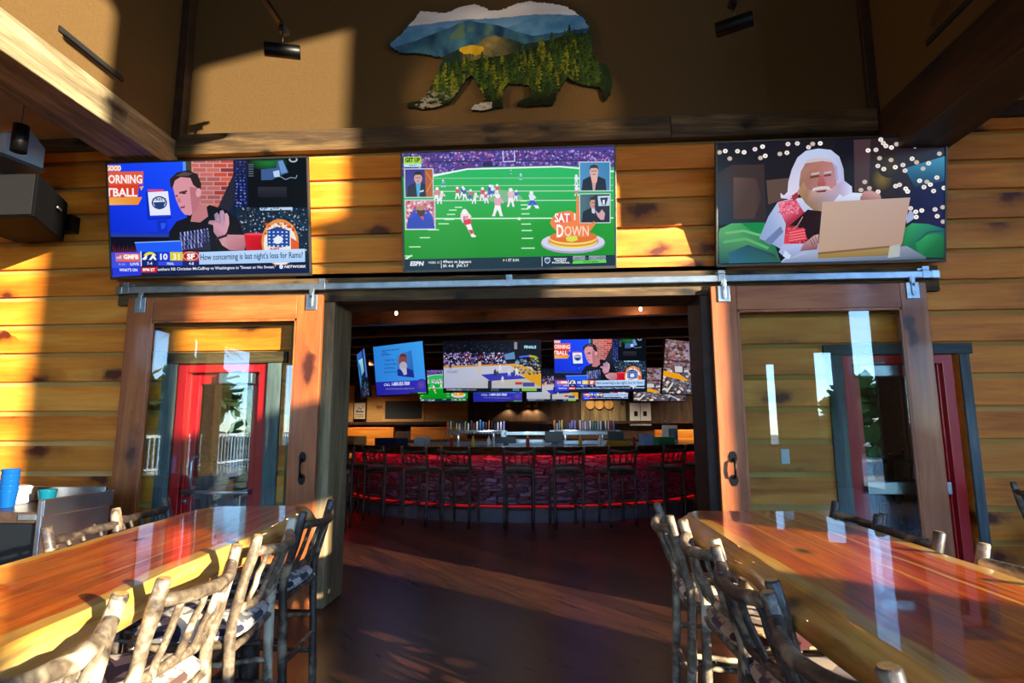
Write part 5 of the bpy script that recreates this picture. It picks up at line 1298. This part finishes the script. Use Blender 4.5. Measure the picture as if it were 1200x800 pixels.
    base = ridge([(0, 330), (300, 300), (420, 290), (520, 275), (640, 262), (760, 235), (860, 200), (940, 170), (1060, 175)])
    lay(Y > base + 30, mixc('#0c1c10', '#22381a', nz(24, 24, 31)))
    for row in range(7):
        for k in range(26):
            x0 = 290 + k * 31 + r.uniform(-14, 14); top = np.interp(x0, [290, 420, 640, 760, 900, 940, 1060, 1120], [300, 285, 262, 225, 175, 148, 165, 330]) + row * 44 + r.uniform(-14, 22)
            h = r.uniform(70, 130) + row * 8; wd = h * r.uniform(.26, .36)
            d = Y - top
            half = np.where(d > 0, (d / h) * wd * (.72 + .28 * np.cos(d / h * 42)), -1)
            m = (d > 0) & (d < h) & (np.abs(X - x0) < half)
            lit = np.clip(.45 + (X - x0) / (wd + 1) * .6 + (nz(12, 12, 50 + row) - .5) * 1.3, 0, 1)
            warm = r.uniform() < .35
            dk = ['#0a160c', '#0c1a10', '#0e1c0c'][row % 3]; lt = ('#8a9428' if warm else '#4a6a28') if row < 5 else '#3a5424'
            lay(m, mixc(dk, lt, lit * (.9 if row < 5 else .8)))
    low = np.clip((Y - 470) / 60, 0, 1)
    img *= (1 - .75 * low)[..., None]
    rk = (nz(30, 14, 71) > .62) & (Y > 450) & (X < 400); lay(rk, mixc('#3a3a34', '#9a988c', nz(14, 8, 72)))
    rk = (Y > 528) & (X < 560) & (X > 440); lay(rk, mixc('#4a4a48', '#d0ccc0', nz(20, 8, 73)))
    vs, fs, cs = [], [], []
    e = cell / 2 + .02
    for i, j in zip(*np.nonzero(ins)):
        x, y = X[i, j], Y[i, j]; b = len(vs)
        vs += [((x + a - ox) * ppm, -.032, (oy - (y + q)) * ppm * 1.07) for a, q in ((-e, -e), (e, -e), (e, e), (-e, e))]
        fs.append((b, b + 1, b + 2, b + 3)); cs.append(img[i, j])
    me = bpy.data.meshes.new('bear_print'); me.from_pydata(vs, [], fs); me.update()
    at = me.color_attributes.new('Col', 'FLOAT_COLOR', 'CORNER')
    at.data.foreach_set('color', [q for c in cs for _ in range(4) for q in (*c, 1.)])
    me.materials.append(M['print'])
    link('landscape_print', me, t)
bear()

# ---- track spotlights
def track_light(label, xe, ye, ze, L, head_dir, hx):
    t = thing('track_light', label, 'spotlight', (xe, ye, ze))
    MB().box(-.018, .018, -L, 0, -.0, .03).build('track', M['black'], t, bevel=.003)
    MB().box(-.018, .018, -.1, -.04, -.035, .0).tube([(0, -.07, -.03), (0, -.07, -.12)], .007, 8).build('stem', M['black'], t)
    a = Vector(head_dir).normalized(); c = Vector((hx, -.07, -.17))
    Q = a.to_track_quat('Z', 'Y').to_matrix()
    h = MB().lathe([(.045, -.12), (.05, -.115), (.05, .12), (.045, .125), (.042, .11)], c, 20, M=Q)
    hd = h.build('lamp_head', M['iron'], t)
    MB().lathe([(.04, .108), (.04, .112)], c, 18, M=Q).build('lens', M['lamp_on'], hd)
    l = bpy.data.lights.new('track_beam', 'SPOT'); l.energy = 55; l.color = (1, .7, .36); l.spot_size = R(70); l.spot_blend = .8; l.shadow_soft_size = .04
    o = bpy.data.objects.new('track_beam', l); COL.objects.link(o); o.parent = t; o.location = c + a * .14; o.rotation_euler = (-a).to_track_quat('Z', 'Y').to_euler()
    return t
track_light('black track spotlight on the plaster wall over the presenter television', -1.90, -.75, 4.21, 1.4, (1., .42, .1), -.0)
track_light('black track spotlight beside the bear print, over the bearded man television', 1.30, -.75, 4.25, 1.4, (-1., .42, -.06), .0)
# pendant by the loudspeaker
def pendant(label, x, y, z, cord):
    t = thing('cylinder_pendant', label, 'pendant lamp', (x, y, z))
    MB().tube([(0, 0, .09), (0, 0, cord)], .003, 6).build('cord', M['black'], t)
    MB().lathe([(.045, -.1), (.05, -.1), (.05, .1), (.015, .11), (.008, .115)], (0, 0, 0), 20).build('shade', M['iron'], t)
    MB().lathe([(.043, -.098), (.043, -.094)], (0, 0, 0), 16).build('lens', M['lamp_on'], t)
    MB().lathe([(.05, 3.849 - z - .02), (.05, 3.849 - z)], (0, 0, 0), 14).build('ceiling_rose', M['iron'], t)
pendant('black cylinder pendant hanging before the blue-grey metal unit', -3.80, -.85, 3.42, 3.84 - 3.42)
pendant('black cylinder pendant at the left picture edge, half cut off by it', -3.82, -1.1, 3.28, 3.84 - 3.28)
t = thing('air_unit', 'blue-grey metal air unit under the soffit above the loudspeaker', 'air unit', (-4.44, -.42, 3.42), R(-14))
M['airgrey'] = plain('blue grey enamel', '#b4d2ea', .35, .0)
MB().prism([(-.14, .0), (.14, 0), (.14, .17), (.02, .27), (-.14, .17)], -.36, .36, 'x').build('housing', M['airgrey'], t, bevel=.006)
MB().box(-.37, .37, -.165, .15, -.03, .0).build('base_lip', plain('teal grey lip', '#3c5460', .4), t, bevel=.004)
b = MB()
for i in range(8): b.obox((-.3 + i * .085, -.07, .225), (.07, .15, .006), (R(32), 0, 0))
b.build('white_louvre', M['white_plastic'], t)
MB().box(-.03, .03, .0, .06, -.13, -.03).box(-.03, .03, .06, .39, -.1, -.04).build('bracket', M['steel'], t)
# loudspeaker
t = thing('loudspeaker', 'black wedge loudspeaker high on the log wall', 'loudspeaker', (-4.1, -.45, 2.89))
MB().prism([(-.36, -.26), (.33, -.25), (.06, .33), (-.36, .33)], 0, .34, 'z').build('cabinet', speck('black textured cabinet', '#060607', '#0b0b0c', 80., .75, spec=.08), t, bevel=.012)
MB().prism([(-.34, -.268), (.31, -.26), (.31, -.254), (-.34, -.262)], .015, .325, 'z').build('grille', M['black_matte'], t)
b = MB().prism([(.19, .085), (.155, .16), (.163, .165), (.198, .09)], .2, .215, 'z'); b.build('badge', M['steel'], t)
MB().box(-.1, .1, .33, .425, .1, .24).build('wall_bracket', M['iron'], t)

# ---- service counter with stainless end
t = thing('service_counter', 'stainless ended service counter behind the left table', 'counter', (-3.9, -.85, 0))
MB().box(-1.0, .80, -.27, .27, .78, .845).build('worktop', speck('dark laminate', '#3a2c24', '#4a3a2e', 30., .3), t, bevel=.006)
MB().box(-.99, .78, -.24, .26, 0, .78).build('cabinet', plain('black cabinet', '#0c1216', .5), t)
MB().box(.80, .835, -.285, .27, 0, .92).build('end_panel', M['stainless'], t, bevel=.006)
MB().box(.836, .85, -.29, .275, .82, .922).build('end_rim', M['stainless'], t, bevel=.004)
MB().box(-1.0, .80, .255, .285, .845, .945).build('backsplash', M['stainless'], t, bevel=.004)
MB().box(.68, .80, -.283, -.27, .80, .835).build('edge_clip', M['steel'], t, bevel=.003)
def cup(mb, z, r=.042, h=.12):
    mb.lathe([(r * .72, z), (r * .74, z + .004), (r * .95, z + h * .9), (r, z + h), (r * .95, z + h - .002), (r * .68, z + .008)], (0, 0, 0), 20)
for i in range(5):
    b = MB(); cup(b, 0, .052, .115)
    o = b.build('tumbler', M['blue_cup'], None, (-3.50, -.92, .846 + i * .032)); tag(o, 'blue plastic tumbler in the stack on the service counter, %s from the bottom' % ordn[i], 'tumbler', 'stacked blue tumblers')
b = MB(); cup(b, 0, .055, .1); o = b.build('tumbler', M['teal_cup'], None, (-3.34, -.80, .846)); tag(o, 'single teal tumbler beside the stack of blue tumblers', 'tumbler')
t = thing('lidded_tub', 'white round tub behind the blue tumblers', 'tub', (-3.63, -.74, .846))
MB().lathe([(.075, 0), (.085, .01), (.092, .095), (.097, .1), (.088, .1)], (0, 0, 0), 24).build('tub', M['white_plastic'], t)
MB().lathe([(.097, .101), (.097, .11), (.08, .118)], (0, 0, 0), 24).build('lid', M['white_plastic'], t)
t = thing('wire_caddy', 'thin black wire stand at the left picture edge on the service counter', 'wire stand', (-3.66, -1.0, .846))
b = MB().tube([(0, 0, .0), (.0, 0, .17), (.03, 0, .185), (.035, 0, .17)], .005, 6).lathe([(.045, 0), (.045, .006)], (0, 0, 0), 16); b.build('stand', M['steel'], t)

# ---- downlights in the bar room ceiling
def can(label, x, y, z, e, grp, col=(1, .8, .55), spread=120):
    t = thing('ceiling_downlight', label, 'downlight', (x, y, z), 0, grp)
    MB().lathe([(.09, 0), (.1, -.012), (.075, -.016), (.07, 0)], (0, 0, 0), 20).build('trim_ring', M['black'], t)
    MB().lathe([(.068, -.004), (.068, -.002)], (0, 0, 0), 18).build('lens', M['lamp_on'], t)
    l = bpy.data.lights.new('downlight_beam', 'SPOT'); l.energy = e; l.color = col; l.spot_size = R(spread); l.spot_blend = .9; l.shadow_soft_size = .07
    o = bpy.data.objects.new('downlight_beam', l); COL.objects.link(o); o.parent = t; o.location = (0, 0, -.03)
k = 0
for x, y in ((-2.2, 2.0), (0, 2.0), (2., 2.0), (-3.2, 11.4), (1.2, 11.4), (4.2, 11.4), (-5.2, 11.4)):
    can('recessed downlight in the bar room ceiling, %s' % ['by the left post', 'over the entry', 'by the dark post', 'before the framed board', 'before the barrel ends', 'over the orange bench', 'before the poster'][k], x, y, 3.298, 40 if y < 5 else 650, 'bar room downlights'); k += 1
for i, (x, y) in enumerate(((-.6, 6.3), (-.6, 8.4), (1., 7.2))):  # cool lamps added to brighten the back bar steel
    can('added downlight over the back bar, %s' % ordn[i], x, y, 3.298, 560, 'bar room downlights', (.85, .92, 1.))

# ---- outdoors behind the camera (seen in the glass)
struct(MB().box(-80, 80, -90, 40, -.4, -.13).build('ground', speck('pale paved yard', '#b0a48c', '#c4b8a0', .6, .9), fix=False))
M['leaf'] = speck('leafy green', '#3c6428', '#74984a', 8., .8, 0., .6)
M['palm'] = speck('palm frond', '#3c5a24', '#6a8a3c', 8., .7)
M['trunk'] = speck('palm trunk', '#8a7a64', '#a8987c', 12., .9, 0., .8)
def bush(x, y, w, h, seed, label):
    rnd = random.Random(seed); m = MB()
    for _ in range(60):
        a = rnd.uniform(0, 2 * PI); q = math.sqrt(rnd.random()); zz = rnd.random()
        r = (1 - .6 * zz) * w * .5
        c = Vector((math.cos(a) * q * r, math.sin(a) * q * r, zz * h))
        s_ = rnd.uniform(.18, .32) * w * .5
        for _ in range(10):
            d = Vector((rnd.gauss(0, 1), rnd.gauss(0, 1), rnd.gauss(0, 1))).normalized() * s_
            u = d.cross(Vector((0, 0, 1))).normalized() * s_ * .5
            m.add([c, c + d + u, c + d * 1.5, c + d - u], [(0, 1, 2, 3)], 0)
    o = m.build('leafy_tree', M['leaf'], None, (x, y, -.13), fix=False); return tag(o, label, 'tree')
for i, (x, y, w, h) in enumerate(((-17, -5, 5, 3.2), (-18, -11, 5.6, 3.6), (-17, -17.5, 5.6, 3.4), (-18, -24, 6, 4), (-10, -25, 6, 3.4), (9, -27, 6, 3.2), (16, -27, 6, 3.2), (23, -25, 6, 2.6), (1, -28, 6, 3.2))):
    bush(x, y, w, h, 60 + i, 'dense green tree outside seen only mirrored in the door glass, %s along the fence' % ('first second third fourth fifth sixth seventh eighth ninth'.split()[i]))
def palm(x, y, h, seed, label):
    rnd = random.Random(seed); t = thing('fan_palm', label, 'palm tree', (x, y, -.13))
    MB().tube([(0, 0, 0), (.05, 0, h * .5), (.0, .05, h)], [.2, .16, .13], 10).build('trunk', M['trunk'], t)
    m = MB()
    for k in range(46):
        a = rnd.uniform(0, 2 * PI); e = rnd.uniform(-.7, 1.2); L = rnd.uniform(.9, 1.3)
        d = Vector((math.cos(a) * math.cos(e), math.sin(a) * math.cos(e), math.sin(e)))
        s_ = d.cross(Vector((0, 0, 1))).normalized()
        b0 = Vector((0, .05, h))
        for j in range(7):
            f = (j - 3) / 3
            tip = b0 + d * L + s_ * f * L * .5 - Vector((0, 0, .25 * L * abs(f)))
            m.add([b0 + d * L * .4 - s_ * .02, b0 + d * L * .4 + s_ * .02, tip], [(0, 1, 2)], 0)
    m.build('frond_crown', M['palm'], t, fix=False)
palm(-13.5, -10.6, 4.6, 1, 'tall fan palm outside mirrored in the left barn door')
palm(-13, -15.5, 5.2, 2, 'second fan palm outside mirrored in the red door glass')
palm(-13.5, -18.5, 5.0, 3, 'third fan palm outside mirrored in the red door glass')
t = thing('picket_railing', 'white outdoor picket railing mirrored in the left barn door', 'railing', (-11, -12, -.13))
MB().box(-.03, .03, -8, 8, 1.2, 1.28).box(-.03, .03, -8, 8, .3, .36).build('rails', M['white_plastic'], t)
b = MB()
for k in range(81): b.box(-.015, .015, -8 + k * .2 - .015, -8 + k * .2 + .015, 0, 1.25)
b.build('slats', M['white_plastic'], t)

# ------------------------------------------------------------------ sun, sky, camera
SUN_DIR = Vector((-.805, .577, -.19)).normalized()
l = bpy.data.lights.new('sun', 'SUN'); l.energy = 20.; l.color = (1, .87, .66); l.angle = R(.6)
so = bpy.data.objects.new('sun', l); COL.objects.link(so); so.rotation_euler = (-SUN_DIR).to_track_quat('Z', 'Y').to_euler(); so.location = (20, -14, 8)
w = bpy.data.worlds.new('sky'); S.world = w; w.use_nodes = True
nt = w.node_tree; nt.nodes.clear()
sk = nt.nodes.new('ShaderNodeTexSky'); sk.sky_type = 'NISHITA'; sk.sun_disc = False; sk.sun_elevation = R(45); sk.sun_rotation = R(126); sk.altitude = 400; sk.air_density = 1.; sk.dust_density = 0.; sk.ozone_density = 4.
bg = nt.nodes.new('ShaderNodeBackground'); bg.inputs[1].default_value = 1.25
ou = nt.nodes.new('ShaderNodeOutputWorld')
mxn = nt.nodes.new('ShaderNodeMix'); mxn.data_type = 'RGBA'; mxn.blend_type = 'MULTIPLY'; mxn.inputs[0].default_value = 1.
mxn.inputs[7].default_value = (.74, .9, 1.08, 1)
nt.links.new(sk.outputs[0], mxn.inputs[6]); nt.links.new(mxn.outputs[2], bg.inputs[0]); nt.links.new(bg.outputs[0], ou.inputs[0])

cam = bpy.data.cameras.new('camera'); co = bpy.data.objects.new('camera', cam); COL.objects.link(co)
F = 681.87; yaw, tilt, roll = R(3.719), R(8.303), R(-.227)
cam.sensor_fit = 'HORIZONTAL'; cam.sensor_width = 36; cam.lens = F / 1200 * 36; cam.clip_start = .02; cam.clip_end = 400
cy, sy = math.cos(yaw), math.sin(yaw)
fw = Vector((-sy * math.cos(tilt), cy * math.cos(tilt), math.sin(tilt)))
r0 = Vector((cy, sy, 0)); u0 = r0.cross(fw)
rt = r0 * math.cos(roll) + u0 * math.sin(roll); up = -r0 * math.sin(roll) + u0 * math.cos(roll)
co.matrix_world = Matrix(((rt.x, up.x, -fw.x, 0), (rt.y, up.y, -fw.y, -4.56), (rt.z, up.z, -fw.z, 1.349), (0, 0, 0, 1)))
S.camera = co
vs_ = S.view_settings; S.display_settings.display_device = 'sRGB'
vs_.view_transform = 'Standard'; vs_.look = 'None'; vs_.gamma = 1; vs_.exposure = 0.; vs_.use_curve_mapping = False
cyc = S.cycles
cyc.max_bounces = 8; cyc.diffuse_bounces = 4; cyc.glossy_bounces = 4; cyc.transmission_bounces = 6; cyc.transparent_max_bounces = 12
cyc.caustics_reflective = False; cyc.caustics_refractive = False; cyc.sample_clamp_indirect = 6.
cyc.use_denoising = True
try: cyc.denoiser = 'OPENIMAGEDENOISE'
except Exception: pass
